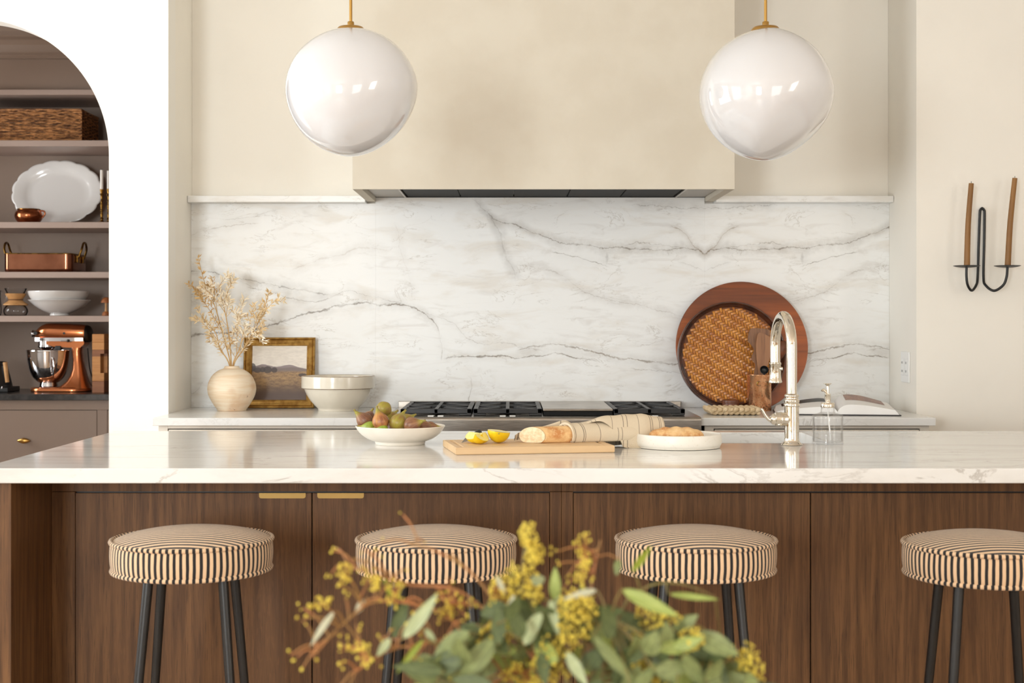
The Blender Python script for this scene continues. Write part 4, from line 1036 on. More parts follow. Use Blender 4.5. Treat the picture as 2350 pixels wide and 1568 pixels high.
BR = [ # (path in px, depth drift, leaf material, leaf length, label)
 ([(529, 838), (512, 770), (492, 700), (470, 650), (455, 592)], .06, 'dried_d', .030, 'tallest dried branch with golden tips leaning left in the clay vase', [(.45, 434, 650), (.6, 447, 668), (.55, 487, 640)]),
 ([(531, 838), (524, 760), (513, 700), (503, 660), (523, 632)], -.03, 'dried_w', .034, 'upright dried branch with whitish leaf tips in the clay vase', [(.55, 462, 658), (.62, 538, 640), (.5, 527, 690), (.3, 560, 688)]),
 ([(527, 840), (505, 800), (495, 765), (470, 735), (452, 708)], .02, 'dried', .028, 'low dried branch reaching left out of the clay vase', [(.5, 447, 730), (.3, 480, 770)]),
 ([(536, 840), (560, 800), (590, 745), (612, 690), (616, 672)], -.05, 'dried', .028, 'dried branch leaning right over the gilt picture frame', [(.6, 640, 682), (.45, 583, 698), (.55, 600, 710), (.4, 606, 752)]),
 ([(534, 841), (548, 805), (560, 775), (585, 762), (606, 786)], -.06, 'dried_w', .030, 'short pale dried branch across the corner of the picture', [(.5, 565, 745), (.35, 545, 720)]),
]
for path, dy, lm, LL, lb, subs in BR:
    br = thing('dried_branch', lb, 'branch', tuple(mouth), 'dried branches in the clay vase', world=True)
    n_ = len(path)
    pts = [P(a, b, VD + dy * (k / (n_ - 1)) ** 1.3) for k, (a, b) in enumerate(path)]
    pts = [Vector((vx + (pts[0].x - vx) * .6, VD, CT + .05))] + pts
    pts = smooth_path(pts, 6)
    tl_ = [(pts, [.0032 - .0022 * k / (len(pts) - 1) for k in range(len(pts))])]
    twigs = []
    for fr, a, b in subs:
        i = int(fr * (len(pts) - 1)); st = pts[i]
        en = P(a, b, st.y + dy * .5 + rb_.uniform(-.03, .02)); md = st.lerp(en, .5) + Vector((0, 0, .012))
        t_ = smooth_path([st, md, en], 6); twigs.append(t_); tl_.append((t_, [.0016 - .0009 * k / (len(t_) - 1) for k in range(len(t_))]))
    V, Fs = [], []
    def sprig(t_, k0, dens):
        for k in range(k0, len(t_)):
            d = (t_[min(k + 1, len(t_) - 1)] - t_[max(k - 1, 0)]).normalized()
            for q in range(dens):
                side = rb_.choice((-1, 1)); p = t_[k] + Vector((rb_.uniform(-.003, .003), rb_.uniform(-.004, .004), rb_.uniform(-.004, .004)))
                lat = d.cross(Vector((0, 1, 0))).normalized() * side
                dd = d * rb_.uniform(.35, 1.1) + lat * rb_.uniform(.4, 1.0) + Vector((0, rb_.uniform(-.8, .8), rb_.uniform(-.2, .25)))
                leaf_geo(p, dd, LL * rb_.uniform(.5, 1.0), LL * rb_.uniform(.06, .11), Vector((rb_.uniform(-1, 1), -1, rb_.uniform(-.5, 1))), V, Fs)
    # small side shoots with leaves
    sprig(pts, int(len(pts) * .62), 3)
    for k in range(int(len(pts) * .3), int(len(pts) * .7), 2):
        d = Vector((rb_.choice((-1, 1)) * rb_.uniform(.5, 1), rb_.uniform(-.5, .4), rb_.uniform(.3, 1))).normalized()
        t_ = smooth_path([pts[k], pts[k] + d * .02, pts[k] + d * .04 + Vector((0, 0, .01))], 3); tl_.append((t_, .0009)); sprig(t_, 2, 1)
    for t_ in twigs: sprig(t_, 4, 3)
    for t_ in twigs:
        for k in (6, 9):
            d = Vector((rb_.uniform(-1, 1), rb_.uniform(-.5, .4), rb_.uniform(-.1, 1))).normalized()
            q = smooth_path([t_[k], t_[k] + d * .02, t_[k] + d * .038], 3); tl_.append((q, .0008)); sprig(q, 1, 2)
    tubes('stem', tl_, M['dstem'], br, 6)
    tag(mobj('leaves', V, Fs, M[lm], br, True), kind='stuff')

# --- framed landscape
def m_gilt():
    n = NT('gilt_frame'); co = n.obj()
    w = n.n('ShaderNodeTexWave', wave_type='BANDS', bands_direction='X'); n.set(w.inputs[0], n.uv()); w.inputs['Scale'].default_value = 46; w.inputs['Distortion'].default_value = .3
    a = n.noise(co, 40, 4)
    col = n.mix(n.mapr(a, .35, .7), lin((222, 178, 98)), lin((170, 124, 58)))
    col = n.mix(n.math('MULTIPLY', n.mapr(w.outputs[1], .0, .5, 1, 0), .55), col, lin((88, 56, 22)))
    n.bump(w.outputs[1], .5, .002)
    return n.fin(col, .36, .65)
M['gilt'] = m_gilt()
def m_painting():
    n = NT('landscape_painting'); co = n.uv(); s = n.sep(co)
    nz = n.noise(n.scale(co, (1, 3, 1)), 7, 6, .65); nf = n.noise(n.scale(co, (1, 4, 1)), 30, 4, .6)
    y = n.math('ADD', s[1], n.math('MULTIPLY', n.math('SUBTRACT', nf, .5), .02))
    sky = n.mix(n.mapr(nz, .35, .7), lin((238, 230, 219)), lin((222, 214, 204)))
    hl = n.curve(s[0], [(0, .63), (.08, .625), (.2, .655), (.33, .63), (.45, .61), (.62, .64), (.7, .645), (.85, .60), (1, .57)])
    h2 = n.curve(s[0], [(0, .60), (.15, .63), (.3, .60), (.5, .585), (.75, .60), (1, .565)])
    field = n.mix(n.mapr(nz, .35, .66), lin((176, 142, 98)), lin((126, 98, 74)))
    field = n.mix(n.mapr(y, .10, .40, 1, 0), field, lin((96, 76, 66)))
    field = n.mix(n.math('MULTIPLY', n.mapr(nf, .55, .7), n.mapr(y, .2, .5)), field, lin((204, 172, 126)))
    col = n.mix(n.mapr(n.math('SUBTRACT', y, hl), -.006, .006), lin((146, 132, 132)), sky)
    col = n.mix(n.mapr(n.math('SUBTRACT', y, h2), -.012, .012, 1, 0), col, lin((128, 114, 110)))
    col = n.mix(n.mapr(y, .50, .55, 1, 0), col, field)
    for cx, cy, rx, ry in ((.02, .60, .06, .075), (.11, .55, .07, .05), (.20, .555, .05, .05), (.29, .555, .075, .065), (.41, .55, .055, .05), (.92, .46, .08, .03)):
        d = n.math('ADD', n.math('POWER', n.math('DIVIDE', n.math('SUBTRACT', s[0], cx), rx), 2.0), n.math('POWER', n.math('DIVIDE', n.math('SUBTRACT', y, cy), ry), 2.0))
        col = n.mix(n.mapr(d, .8, 1.15, .85, 0), col, lin((66, 56, 54)))
    return n.fin(col, .5)
M['painting'] = m_painting()
FW = .306; FH = .304; fprof = [(0, 0), (0, .013), (.003, .017), (.007, .0175), (.0095, .012), (.013, .0155), (.017, .0145), (.0285, .009), (.031, .010), (.034, .008), (.036, .004), (.036, 0)]
pf = thing('framed_landscape', 'small landscape painting in a ribbed gilt frame leaning on the marble', 'picture', ((639.5 - 1170) * 6.085 / F, 6.085, CT + .0008))
tilt = Matrix.Rotation(math.radians(-7.5), 4, 'X')
def fr_pt(x, z, h): return tilt @ Vector((x, -h, z))
cs_ = [(-FW / 2, 0, 1, 1), (FW / 2, 0, -1, 1), (FW / 2, FH, -1, -1), (-FW / 2, FH, 1, -1)]
for i in range(4):
    V = []; uv_ = []
    for c in (cs_[i], cs_[(i + 1) % 4]):
        for d, h in fprof: V.append(fr_pt(c[0] + c[2] * d, c[1] + c[3] * d, h + .001)); uv_.append((0 if c is cs_[i] else 1, d * 4))
    n_ = len(fprof); fs = [(k, k + 1, n_ + k + 1, n_ + k) for k in range(n_ - 1)] + [(n_ - 1, 0, n_, 2 * n_ - 1)]
    mobj('frame_rail', V, fs, M['gilt'], pf, False, uv_)
w0 = .033
q = [(-FW / 2 + w0, w0), (FW / 2 - w0, w0), (FW / 2 - w0, FH - w0), (-FW / 2 + w0, FH - w0)]
mobj('canvas', [fr_pt(a, b, .004) for a, b in q] + [fr_pt(a, b, .001) for a, b in q], [(0, 1, 2, 3), (7, 6, 5, 4), (0, 4, 5, 1), (1, 5, 6, 2), (2, 6, 7, 3), (3, 7, 4, 0)], M['painting'], pf, False, [(0, 0), (1, 0), (1, 1), (0, 1)] * 2)
q = [(-FW / 2 + .01, .01), (FW / 2 - .01, .01), (FW / 2 - .01, FH - .01), (-FW / 2 + .01, FH - .01)]
mobj('backing_board', [fr_pt(a, b, .0008) for a, b in q] + [fr_pt(a, b, -.002) for a, b in q], [(0, 1, 2, 3), (7, 6, 5, 4), (0, 4, 5, 1), (1, 5, 6, 2), (2, 6, 7, 3), (3, 7, 4, 0)], M['walnut'], pf)

# --- stoneware mixing bowl
M['stoneware'] = plain('stoneware_glaze', (222, 213, 196), .22, c2=(210, 200, 182), vs=6, coat=.5)
M['stone_brown'] = plain('worn_stoneware_edge', (150, 122, 92), .5, c2=(110, 84, 60), vs=60)
sb = thing('stoneware_bowl', 'large grey cream stoneware mixing bowl with a banded rim', 'bowl', ((776.5 - 1170) * 5.95 / F, 5.95, CT))
lathe('body', spline_prof([(0, .012), (.076, .012), (.078, .0005), (.084, .0005), (.086, .010), (.100, .024), (.122, .050), (.138, .080), (.1425, .0945), (.1425, .0945), (.1520, .0955), (.1535, .100), (.1535, .1395), (.1525, .1435), (.1525, .1435), (.147, .1450), (.141, .1425), (.139, .13), (.133, .09), (.11, .046), (.08, .022), (0, .018)], 4), M['stoneware'], sb, None, 72)
tube('glaze_line', torus_pts(.1440, .0938, 72), .0016, M['stone_brown'], sb, 6)
tube('rim_edge', torus_pts(.1505, .1446, 72), .0011, M['stone_brown'], sb, 6)

# ================================================================== back counter, right
def lean_disc(R, bottomY, z0, ang, lat):
    """frame of a disc standing on its edge, leaning back onto the wall"""
    Mx = Matrix.Translation((lat, bottomY, z0)) @ Matrix.Rotation(-ang, 4, 'X') @ Matrix.Translation((0, 0, R))
    return Mx @ Matrix.Rotation(PI / 2, 4, 'X')
def disc_lathe(name, prof, mat, parent, Mx, seg=96, smooth=True):
    o = lathe(name, prof, mat, parent, None, seg, smooth); o.data.transform(Mx); return o
bR = .2655
bdx = (1704 - 1170) * 6.06 / F
wb_ = thing('round_wood_board', 'large round dark wooden board leaning behind the woven tray', 'board', (bdx, 6.03, CT))
MB_ = lean_disc(bR, 0.018, .0006, math.radians(8.2), 0)
disc_lathe('board', spline_prof([(0, 0), (bR - .004, 0), (bR - .0005, .004), (bR, .010), (bR - .001, .016), (bR - .006, .0195), (0, .0195)], 3), M['acacia'], wb_, MB_)
def m_cane():
    n = NT('golden_cane'); co = n.obj()
    geo = n.n('ShaderNodeNewGeometry')
    b = n.noise(co, 7, 3); c = n.noise(co, 400, 2)
    col = n.mix(geo.outputs['Random Per Island'], lin((214, 142, 54)), lin((168, 96, 28)))
    col = n.mix(n.math('MULTIPLY', n.mapr(b, .5, .7), .4), col, lin((142, 74, 22)))
    col = n.mix(n.math('MULTIPLY', n.mapr(c, .5, .75), .3), col, lin((230, 172, 90)))
    return n.fin(col, .38, 0, .15)
M['cane'] = m_cane()
M['canebase'] = plain('dark_cane', (104, 54, 18), .6)
tR = .2290
tdx = (1679.5 - 1170) * 6.0 / F
tr_ = thing('woven_tray', 'round tray of golden herringbone weave with a dark rim, leaning on the wood board', 'tray', (tdx, 5.985, CT))
MT_ = lean_disc(tR, 0.0, .0006, math.radians(7.8), 0)
disc_lathe('rim', spline_prof([(tR - .012, .006), (tR - .012, .006), (tR - .001, .004), (tR, .010), (tR - .001, .026), (tR - .004, .0285), (tR - .004, .0285), (tR - .008, .026), (tR - .012, .012), (tR - .014, .010), (tR - .020, .013), (tR - .022, .008), (tR - .022, .0065)], 3), M['rimwood'], tr_, MT_)
disc_lathe('base', [(0, .0062), (tR - .012, .0062), (tR - .012, .0068), (0, .0068)], M['canebase'], tr_, MT_)
V, Fs = [], []
cs = .0108; N = int(tR / cs) + 2; ang = math.radians(12); ca, sa = math.cos(ang), math.sin(ang)
Rin = tR - .0205
def pad(cx, cy, hl, hw_, along):
    px, py = cx * ca - cy * sa, cx * sa + cy * ca
    if math.hypot(px, py) > Rin - hl * .55: return
    i = len(V); rows_ = 5
    for k in range(rows_):
        t_ = -1 + 2 * k / (rows_ - 1); h = .0070 + .0034 * math.cos(t_ * PI / 2)
        for s in (-1, 1):
            x, y = (cx + t_ * hl, cy + s * hw_) if along else (cx + s * hw_, cy + t_ * hl)
            V.append(Vector((x * ca - y * sa, x * sa + y * ca, h)))
    for k in range(rows_ - 1):
        a, b, c, d = i + 2 * k, i + 2 * k + 1, i + 2 * k + 3, i + 2 * k + 2
        Fs.append((a, b, c, d) if not along else (a, d, c, b))
for a in range(-N, N + 1):
    for b in range(-N, N + 1):
        k = (a + b) % 4
        if k == 0: pad((a + .5) * cs, b * cs, cs * 1.0, cs * .40, True)
        if k == 2: pad(a * cs, (b + .5) * cs, cs * 1.0, cs * .40, False)
wv = mobj('weave', [MT_ @ v for v in V], Fs, M['cane'], tr_, True); tag(wv, kind='stuff')

# --- copper crock and utensils
CD = 5.93; ccx = (1742.5 - 1170) * CD / F
def m_patina():
    n = NT('speckled_copper'); co = n.obj(); s = n.sep(co)
    sp1 = n.noise(co, 160, 3, .7); sp2 = n.noise(co, 30, 4, .6)
    lo = n.mapr(s[2], 0.0, .06, .10, 0.0)
    col = n.mix(n.mapr(sp2, .4, .66), lin((246, 190, 144)), lin((214, 148, 102)))
    col = n.mix(n.mapr(n.math('ADD', sp1, lo), .60, .68), col, lin((64, 44, 30)))
    return n.fin(col, n.mapr(sp2, .3, .7, .16, .32), .82)
M['patina'] = m_patina()
ck = thing('copper_crock', 'speckled copper utensil crock in front of the woven tray', 'crock', (ccx, CD, CT))
lathe('body', [(0, .0005), (.048, .0005), (.0500, .003), (.0502, .146), (.0510, .148), (.0510, .1505), (.0495, .151), (.0482, .149), (.0480, .005), (0, .004)], M['patina'], ck, None, 56)
plq = []
for (x_, z_) in rrect(-.026, .026, .106, .124, .008, 6):
    a = -PI / 2 + .12 + x_ / .0502; plq.append((math.cos(a), math.sin(a), z_))
loft('plaque', [[Vector((c * r, s * r, z)) for c, s, z in plq] for r in (.0500, .0516)], M['brass_old'], ck, False)
tube('plaque_rim', [Vector((c * .0517, s * .0517, z)) for c, s, z in plq + [plq[0]]], .0012, M['stone_brown'], ck, 6)
def blade(name, label, outline_px, D0, D1, th_, mat, cat, group):
    """flat wooden utensil from its outline (px); the bottom reaches into the crock"""
    ys = [p[1] for p in outline_px]; y0, y1 = min(ys), max(ys)
    def dd(py): return D1 + (D0 - D1) * (py - y0) / (y1 - y0)
    pts = [P(a, b, dd(b)) for a, b in outline_px]
    e = thing(name, label, cat, tuple(P(sum(p[0] for p in outline_px if p[1] == y1) / max(1, sum(1 for p in outline_px if p[1] == y1)), y1, D0)), group, world=True)
    bm = bmesh.new(); A = [bm.verts.new(p) for p in pts]; B = [bm.verts.new(p + Vector((0, th_, 0))) for p in pts]; n_ = len(A)
    fa = bm.faces.new(A); fb = bm.faces.new(list(reversed(B)))
    for k in range(n_): bm.faces.new((A[k], B[k], B[(k + 1) % n_], A[(k + 1) % n_]))
    bmesh.ops.bevel(bm, geom=list(fa.edges) + list(fb.edges), offset=.0012, segments=2, affect='EDGES')
    bmesh.ops.triangulate(bm, faces=[f for f in bm.faces if len(f.verts) > 4])
    bm_obj('blade', bm, mat, e)
    return e
oA = [(1721, 759), (1724, 754), (1745, 754), (1765, 757), (1767, 770), (1757, 800), (1750, 835), (1748, 862), (1746, 925), (1732, 925), (1730, 862), (1734, 842), (1733, 834), (1726, 826), (1726, 816), (1731, 806), (1729, 798), (1719, 786), (1716, 777), (1718, 766)]
blade('wooden_spatula', 'wide dark wooden spatula with a wavy edge in the copper crock', smooth_path([(a, b, 0) for a, b in oA + oA[:1]], 3) and [(v[0], v[1]) for v in smooth_path([(a, b, 0) for a, b in oA], 3)], 5.935, 5.955, .007, M['walnut'], 'spatula', 'wooden utensils in the crock')
oB = [(1738, 770), (1742, 764), (1752, 766), (1768, 775), (1771, 795), (1766, 825), (1757, 855), (1751, 925), (1741, 925), (1741, 862), (1736, 820), (1735, 790)]
blade('wooden_spatula', 'narrow walnut turner in front of the wavy spatula', [(v[0], v[1]) for v in smooth_path([(a, b, 0) for a, b in oB], 3)], 5.918, 5.926, .006, M['walnut_light'], 'spatula', 'wooden utensils in the crock')
spn = thing('wooden_spoon', 'reddish wooden spoon behind the tap in the copper crock', 'spoon', tuple(P(1757, 925, 5.94)), 'wooden utensils in the crock', world=True)
tube('spoon_handle', smooth_path([P(1757, 925, 5.95), P(1766, 870, 5.955), P(1779, 828, 5.965)], 6), [.0055] * 13, M['walnut_cup'], spn, 10)
c_ = P(1791, 805, 5.97)
me = bpy.data.meshes.new('spoon_bowl'); bms = bmesh.new(); bmesh.ops.create_uvsphere(bms, u_segments=24, v_segments=14, radius=1)
Rm = Matrix.Rotation(math.radians(26), 3, 'Y')
for v in bms.verts: v.co = c_ + Rm @ Vector((v.co.x * .026, v.co.y * .006 + (.006 * (v.co.x ** 2 + v.co.z ** 2) if v.co.y < 0 else 0), v.co.z * .046))
bms.to_mesh(me); bms.free(); link('spoon_bowl', me, M['walnut_cup'], spn, 'all')
scp = thing('coffee_scoop', 'round black scoop resting in the copper crock', 'scoop', tuple(P(1752, 925, 5.90)), 'wooden utensils in the crock', world=True)
hc = P(1753.5, 850, 5.885)
lathe('scoop_bowl', spline_prof([(0, -.013), (.011, -.010), (.0165, -.002), (.018, .006), (.018, .006), (.0165, .006), (.015, -.001), (.01, -.008), (0, -.0105)], 3), M['black'], scp, tuple(hc), 28, True, None, Matrix.Rotation(math.radians(70), 3, 'X'))
tube('scoop_handle', [hc + Vector((.002, .010, -.010)), P(1752, 925, 5.915)], .0035, M['black'], scp, 8)
tube('steel_handle', [P(1764, 868, 5.905), P(1771, 815, 5.90)], .0035, M['nickel'], scp, 8) if False else None

# --- salt cellar
sl = thing('salt_cellar', 'small round lidded wooden salt cellar in front of the tray', 'salt cellar', ((1677 - 1170) * 5.905 / F, 5.905, CT))
lathe('cup', spline_prof([(0, .0005), (.032, .0005), (.0345, .004), (.035, .02), (.0345, .034), (.0345, .034), (.03, .034), (0, .033)], 3), M['walnut_cup'], sl, None, 40)
lathe('lid', spline_prof([(0, .0345), (.0345, .0345), (.0365, .0365), (.0365, .043), (.034, .047), (.02, .0495), (0, .0505)], 3), M['walnut_cup'], sl, None, 40)

# --- knotted rope trivet
M['rope'] = plain('tan_rope', (226, 202, 166), .9, c2=(204, 178, 138), vs=60, bump=.5, bs=500)
tx0, tx1, ty0, ty1 = gxx(1624, 5.64), gxx(1748, 5.64), 5.625, 5.815
tv = thing('rope_trivet', 'thick knotted rope trivet lying at the front of the right counter', 'trivet', ((tx0 + tx1) / 2, 5.72, CT), world=True)
rr_ = .0085; ncol = 9
lst = []
for r in range(7):
    y = ty0 + .012 + (ty1 - ty0 - .024) * r / 6
    for ph in (0, PI):
        pts = []
        for k in range(ncol * 8 + 1):
            a = 2 * PI * k / 16
            x = tx0 + .010 + (tx1 - tx0 - .02) * k / (ncol * 8)
            pts.append((x, y + .0095 * math.sin(a + ph) + .006 * math.sin(2 * a), CT + .0165 + .0075 * math.cos(a + ph + .6)))
        lst.append((pts, rr_))
for i_, (pts, r_) in enumerate(lst): tube('cord', pts, r_, M['rope'], tv, 8)

# --- open book
bkx, bky = gxx(1917, 5.76), 5.765
bo = thing('open_book', 'open illustrated book lying at the right end of the back counter', 'book', (bkx, bky, CT), rotz=math.radians(-9))
def block(name, prof, y0, y1, mat, shear):
    n_ = len(prof)
    V = [Vector((x, y0 + abs(x) * 0, z + .0045)) for x, z in prof] + [Vector((x, y1, z * 1.7 + .0045)) for x, z in prof]
    fs = [tuple(range(n_)), tuple(reversed(range(n_, 2 * n_)))] + [(k, n_ + k, n_ + (k + 1) % n_, (k + 1) % n_) for k in range(n_)]
    return mobj(name, V, fs, mat, bo, True)
def cur(pts): return [(p[0], p[1]) for p in smooth_path([(a, b, 0) for a, b in pts], 5)]
lt = cur([(0, .010), (-.012, .022), (-.045, .029), (-.11, .026), (-.19, .017), (-.232, .010)])
rt = cur([(0, .010), (.012, .026), (.04, .038), (.10, .037), (.17, .027), (.222, .018)])
boxes('cover', [(-.245, .245, -.145, .145, .0004, .0042)], M['charcoal'], bo, .001)
block('pages', [(0, 0)] + lt + [(-.240, 0)], -.140, .140, M['paper'], 0)
rp_ = block('pages', [(0.0005, 0)] + [(x + .0005, z) for x, z in rt] + [(.238, 0)], -.140, .140, M['paper'], 0)
def m_print():
    n = NT('printed_photo'); co = n.obj()
    a = n.noise(co, 26, 5, .65); b = n.noise(co, 90, 3)
    col = n.mix(n.mapr(a, .35, .65), lin((158, 104, 76)), lin((112, 66, 46)))
    col = n.mix(n.math('MULTIPLY', n.mapr(b, .5, .7), .5), col, lin((206, 162, 124)))
    return n.fin(col, .35)
M['print'] = m_print()
pz_ = [(x, z) for x, z in rt if .035 < x < .205]
V = [Vector((x, y, z * (1 + .7 * (y + .14) / .28) + .0045 + .0006)) for y in (-.02, .132) for x, z in pz_]; n_ = len(pz_)
mobj('printed_photo', V, [(k, k + 1, n_ + k + 1, n_ + k) for k in range(n_ - 1)], M['print'], rp_, True)
pz_ = [(x, z) for x, z in lt if -.215 < x < -.03][::-1]
V = [Vector((x, y, z * (1 + .7 * (y + .14) / .28) + .0045 + .0006)) for y in (.02, .132) for x, z in pz_]; n_ = len(pz_)
mobj('printed_photo', V, [(k, k + 1, n_ + k + 1, n_ + k) for k in range(n_ - 1)], M['black'], bo.children[1], True)

# ================================================================== on the island
def isl(px, D): return (px - 1170) * D / F
BD = 4.295; bX = isl(918.5, BD)
fb = thing('fruit_bowl', 'shallow cream footed bowl heaped with figs on the island', 'bowl', (bX, BD, CT))
lathe('body', spline_prof([(0, .006), (.066, .006), (.070, .0005), (.074, .0005), (.0755, .006), (.076, .009), (.076, .009), (.100, .018), (.122, .035), (.1355, .0545), (.1355, .0545), (.1345, .0558), (.1330, .0548), (.118, .036), (.095, .021), (.07, .0135), (0, .012)], 4), M['cream_glaze'], fb, None, 80)
def m_fig(name, c1, c2, c3, ):
    n = NT(name); co = n.obj(); s = n.sep(co)
    lon = n.math('MULTIPLY', n.math('ARCTAN2', s[1], s[0]), 3.0)
    cmb = n.n('ShaderNodeCombineXYZ'); n.set(cmb.inputs[0], lon); n.set(cmb.inputs[2], n.math('MULTIPLY', s[2], 14.0))
    st = n.noise(cmb.outputs[0], 1.6, 3, .6); bl = n.noise(co, 38, 3)
    col = n.mix(n.mapr(bl, .35, .65), lin(c1), lin(c2))
    col = n.mix(n.math('MULTIPLY', n.mapr(st, .45, .7), .6), col, lin(c3))
    col = n.mix(n.mapr(s[2], .018, .036), col, lin((156, 148, 56)))
    n.bump(st, .2, .001)
    return n.fin(col, .38)
M['fig_g'] = m_fig('green_fig', (158, 150, 52), (146, 118, 56), (150, 86, 62))
M['fig_r'] = m_fig('russet_fig', (190, 128, 76), (140, 80, 56), (206, 160, 80))
M['fig_b'] = m_fig('brown_fig', (140, 96, 66), (116, 74, 58), (168, 124, 84))
M['fig_l'] = m_fig('lime_fig', (150, 168, 50), (132, 150, 44), (178, 188, 90))
M['figstem'] = plain('fig_stem', (176, 178, 84), .6, c2=(140, 120, 60), vs=80)
FIG_PROF = spline_prof([(0, -.024), (.010, -.0225), (.020, -.015), (.0245, -.003), (.0215, .010), (.013, .022), (.0065, .031), (.0045, .037), (0, .0375)], 4)
# (px, py, D, scale, direction of the stem (x right, y away, z up), material, label)
FIGS = [
 (881, 939, 4.31, .98, (.15, .95, .25), 'fig_g', 'green and red fig on top of the heap'),
 (873, 967, 4.22, 1.02, (-.25, -.1, .97), 'fig_r', 'russet fig with an upright green stem at the front of the bowl'),
 (836, 965, 4.27, .98, (-.72, -.1, .72), 'fig_b', 'brownish fig leaning over the left rim of the bowl'),
 (914, 970, 4.22, 1.08, (.3, .5, .6), 'fig_g', 'large green and purple fig in the middle front of the bowl'),
 (945, 976, 4.20, .98, (.88, -.25, .35), 'fig_b', 'striped brown fig lying with its stem to the right'),
 (846, 961, 4.35, .92, (.2, .6, .6), 'fig_b', 'brown fig half hidden behind the left figs'),
 (896, 961, 4.37, .92, (.4, .6, .5), 'fig_g', 'dull green fig hidden behind the large front fig'),
 (931, 966, 4.38, .92, (.6, .5, .4), 'fig_g', 'green fig at the back of the heap'),
 (848, 982, 4.238, .80, (-.9, .1, .1), 'fig_l', 'lime green fig just above the bowl rim on the left'),
 (877, 986, 4.212, .72, (-.9, .2, .1), 'fig_l', 'lime green fig peeping over the middle of the rim'),
 (971, 980, 4.26, .86, (.8, .4, .1), 'fig_b', 'dark brown fig low at the right of the heap'),
 (988, 981, 4.28, .74, (.97, .1, .05), 'fig_b', 'small ochre fig furthest right in the bowl'),
 (905, 985, 4.33, 1.0, (.2, .9, .1), 'fig_b', 'brown fig buried in the middle of the heap'),
 (858, 985, 4.34, 1.0, (-.6, .6, .1), 'fig_b', 'brown fig buried at the left of the heap'),
 (935, 985, 4.32, 1.0, (.9, .3, .1), 'fig_b', 'brown fig buried at the right of the heap'),
]
for px, py, D, s, d, m, lb in FIGS:
    c = P(px, py, D)
    e = thing('fig', lb, 'fig', tuple(c), 'figs in the cream bowl')
    e.rotation_mode = 'QUATERNION'; e.rotation_quaternion = Vector((0, 0, 1)).rotation_difference(Vector(d).normalized())
    e.scale = (s, s, s)
    lathe('flesh', FIG_PROF, M[m], e, None, 28, 'all', lambda a, t: 1 + .025 * math.sin(5 * a) * math.sin(t * PI))
    tube('stem', [(0, 0, .033), (.0005, 0, .040), (.002, 0, .046)], [.0042, .0034, .0036], M['figstem'], e, 10)

# --- cutting board (turned a little), with juice groove
cb_ang = math.atan2(.08, .445)
fl = Vector((isl(1046, 3.93), 3.93, 0))
cbx = Vector((math.cos(cb_ang), math.sin(cb_ang), 0)); cby = Vector((-math.sin(cb_ang), math.cos(cb_ang), 0))
CW, CDp, CH = .452, .272, .0205
cc = fl + cbx * CW / 2 + cby * CDp / 2
cb = thing('cutting_board', 'pale maple cutting board with a juice groove on the island', 'cutting board', (cc.x, cc.y, CT), rotz=cb_ang)
def rect(i, z): return [Vector((sx * (CW / 2 - i), sy * (CDp / 2 - i), z)) for sx, sy in ((-1, -1), (1, -1), (1, 1), (-1, 1))]
V = []; rs = [(0.002, .0005), (0, .003), (0, CH - .002), (.002, CH), (.016, CH), (.019, CH - .004), (.024, CH - .004), (.027, CH)]
for i, z in rs: V += rect(i, z)
fs = [(4 * a + k, 4 * a + (k + 1) % 4, 4 * a + 4 + (k + 1) % 4, 4 * a + 4 + k) for a in range(len(rs) - 1) for k in range(4)] + [(3, 2, 1, 0), tuple(4 * (len(rs) - 1) + k for k in range(4))]
mobj('plank', V, fs, M['maple'], cb, False)
CTB = CT + CH

# --- lemon half, wedges, knife
def m_peel(): 
    n = NT('lemon_peel'); co = n.obj(); n.bump(n.noise(co, 420, 2), .4, .001)
    return n.fin(n.mix(n.mapr(n.noise(co, 40, 2), .35, .65), lin((246, 212, 30)), lin((236, 192, 14))), .38)
M['peel'] = m_peel()
M['pulp'] = plain('lemon_pulp', (252, 240, 160), .3, c2=(250, 230, 120), vs=120)
M['pith'] = plain('lemon_pith', (250, 246, 220), .6)
LD = 4.09
lm = thing('lemon_half', 'half lemon lying cut side up on the cutting board', 'lemon', (isl(1141, LD), LD, CTB))
lz = .0365
V, Fs = [], []
na, nb = 24, 14
for j in range(nb + 1):
    th_ = PI * j / nb                 # along the long (depth) axis
    rr0 = math.sin(th_) ** .85; yy = -math.cos(th_) * .040 * (1.0 + .12 * max(0, abs(math.cos(th_)) - .92) / .08)
    for k in range(na + 1):
        a = PI + PI * k / na
        V.append(Vector((.0325 * rr0 * math.cos(a), yy, lz + .034 * rr0 * math.sin(a))))
for j in range(nb):
    for k in range(na): a = j * (na + 1) + k; Fs.append((a, a + 1, a + na + 2, a + na + 1))
RT_ = Matrix.Rotation(math.radians(8), 4, 'Y')
zm = min((RT_ @ v).z for v in V)
V = [RT_ @ v + Vector((0, 0, -zm + .0004)) for v in V]
mobj('peel', V, Fs, M['peel'], lm, 'all')
def disc_pts(s, z): return [RT_ @ Vector((.0325 * s * math.sin(PI * j / 24) * (1 if j <= 24 else 1), -math.cos(PI * j / 24) * .040 * s, lz + z)) + Vector((0, 0, -zm + .0004)) for j in range(48)]
def cut_face(name, s, z, m):
    pts = [RT_ @ Vector((.0325 * s * math.cos(2 * PI * j / 40), .0395 * s * math.sin(2 * PI * j / 40), lz + z)) + Vector((0, 0, -zm + .0004)) for j in range(40)]
    mobj(name, pts, [tuple(range(40))], M[m], lm)
cut_face('pith', .985, -.0002, 'pith'); cut_face('pulp', .88, .0004, 'pulp')
tube('stem_end', [V[0] + Vector((0, .003, -.004)), V[0] + Vector((0, -.0015, -.004))], [.003, .002], M['figstem'], lm, 8)
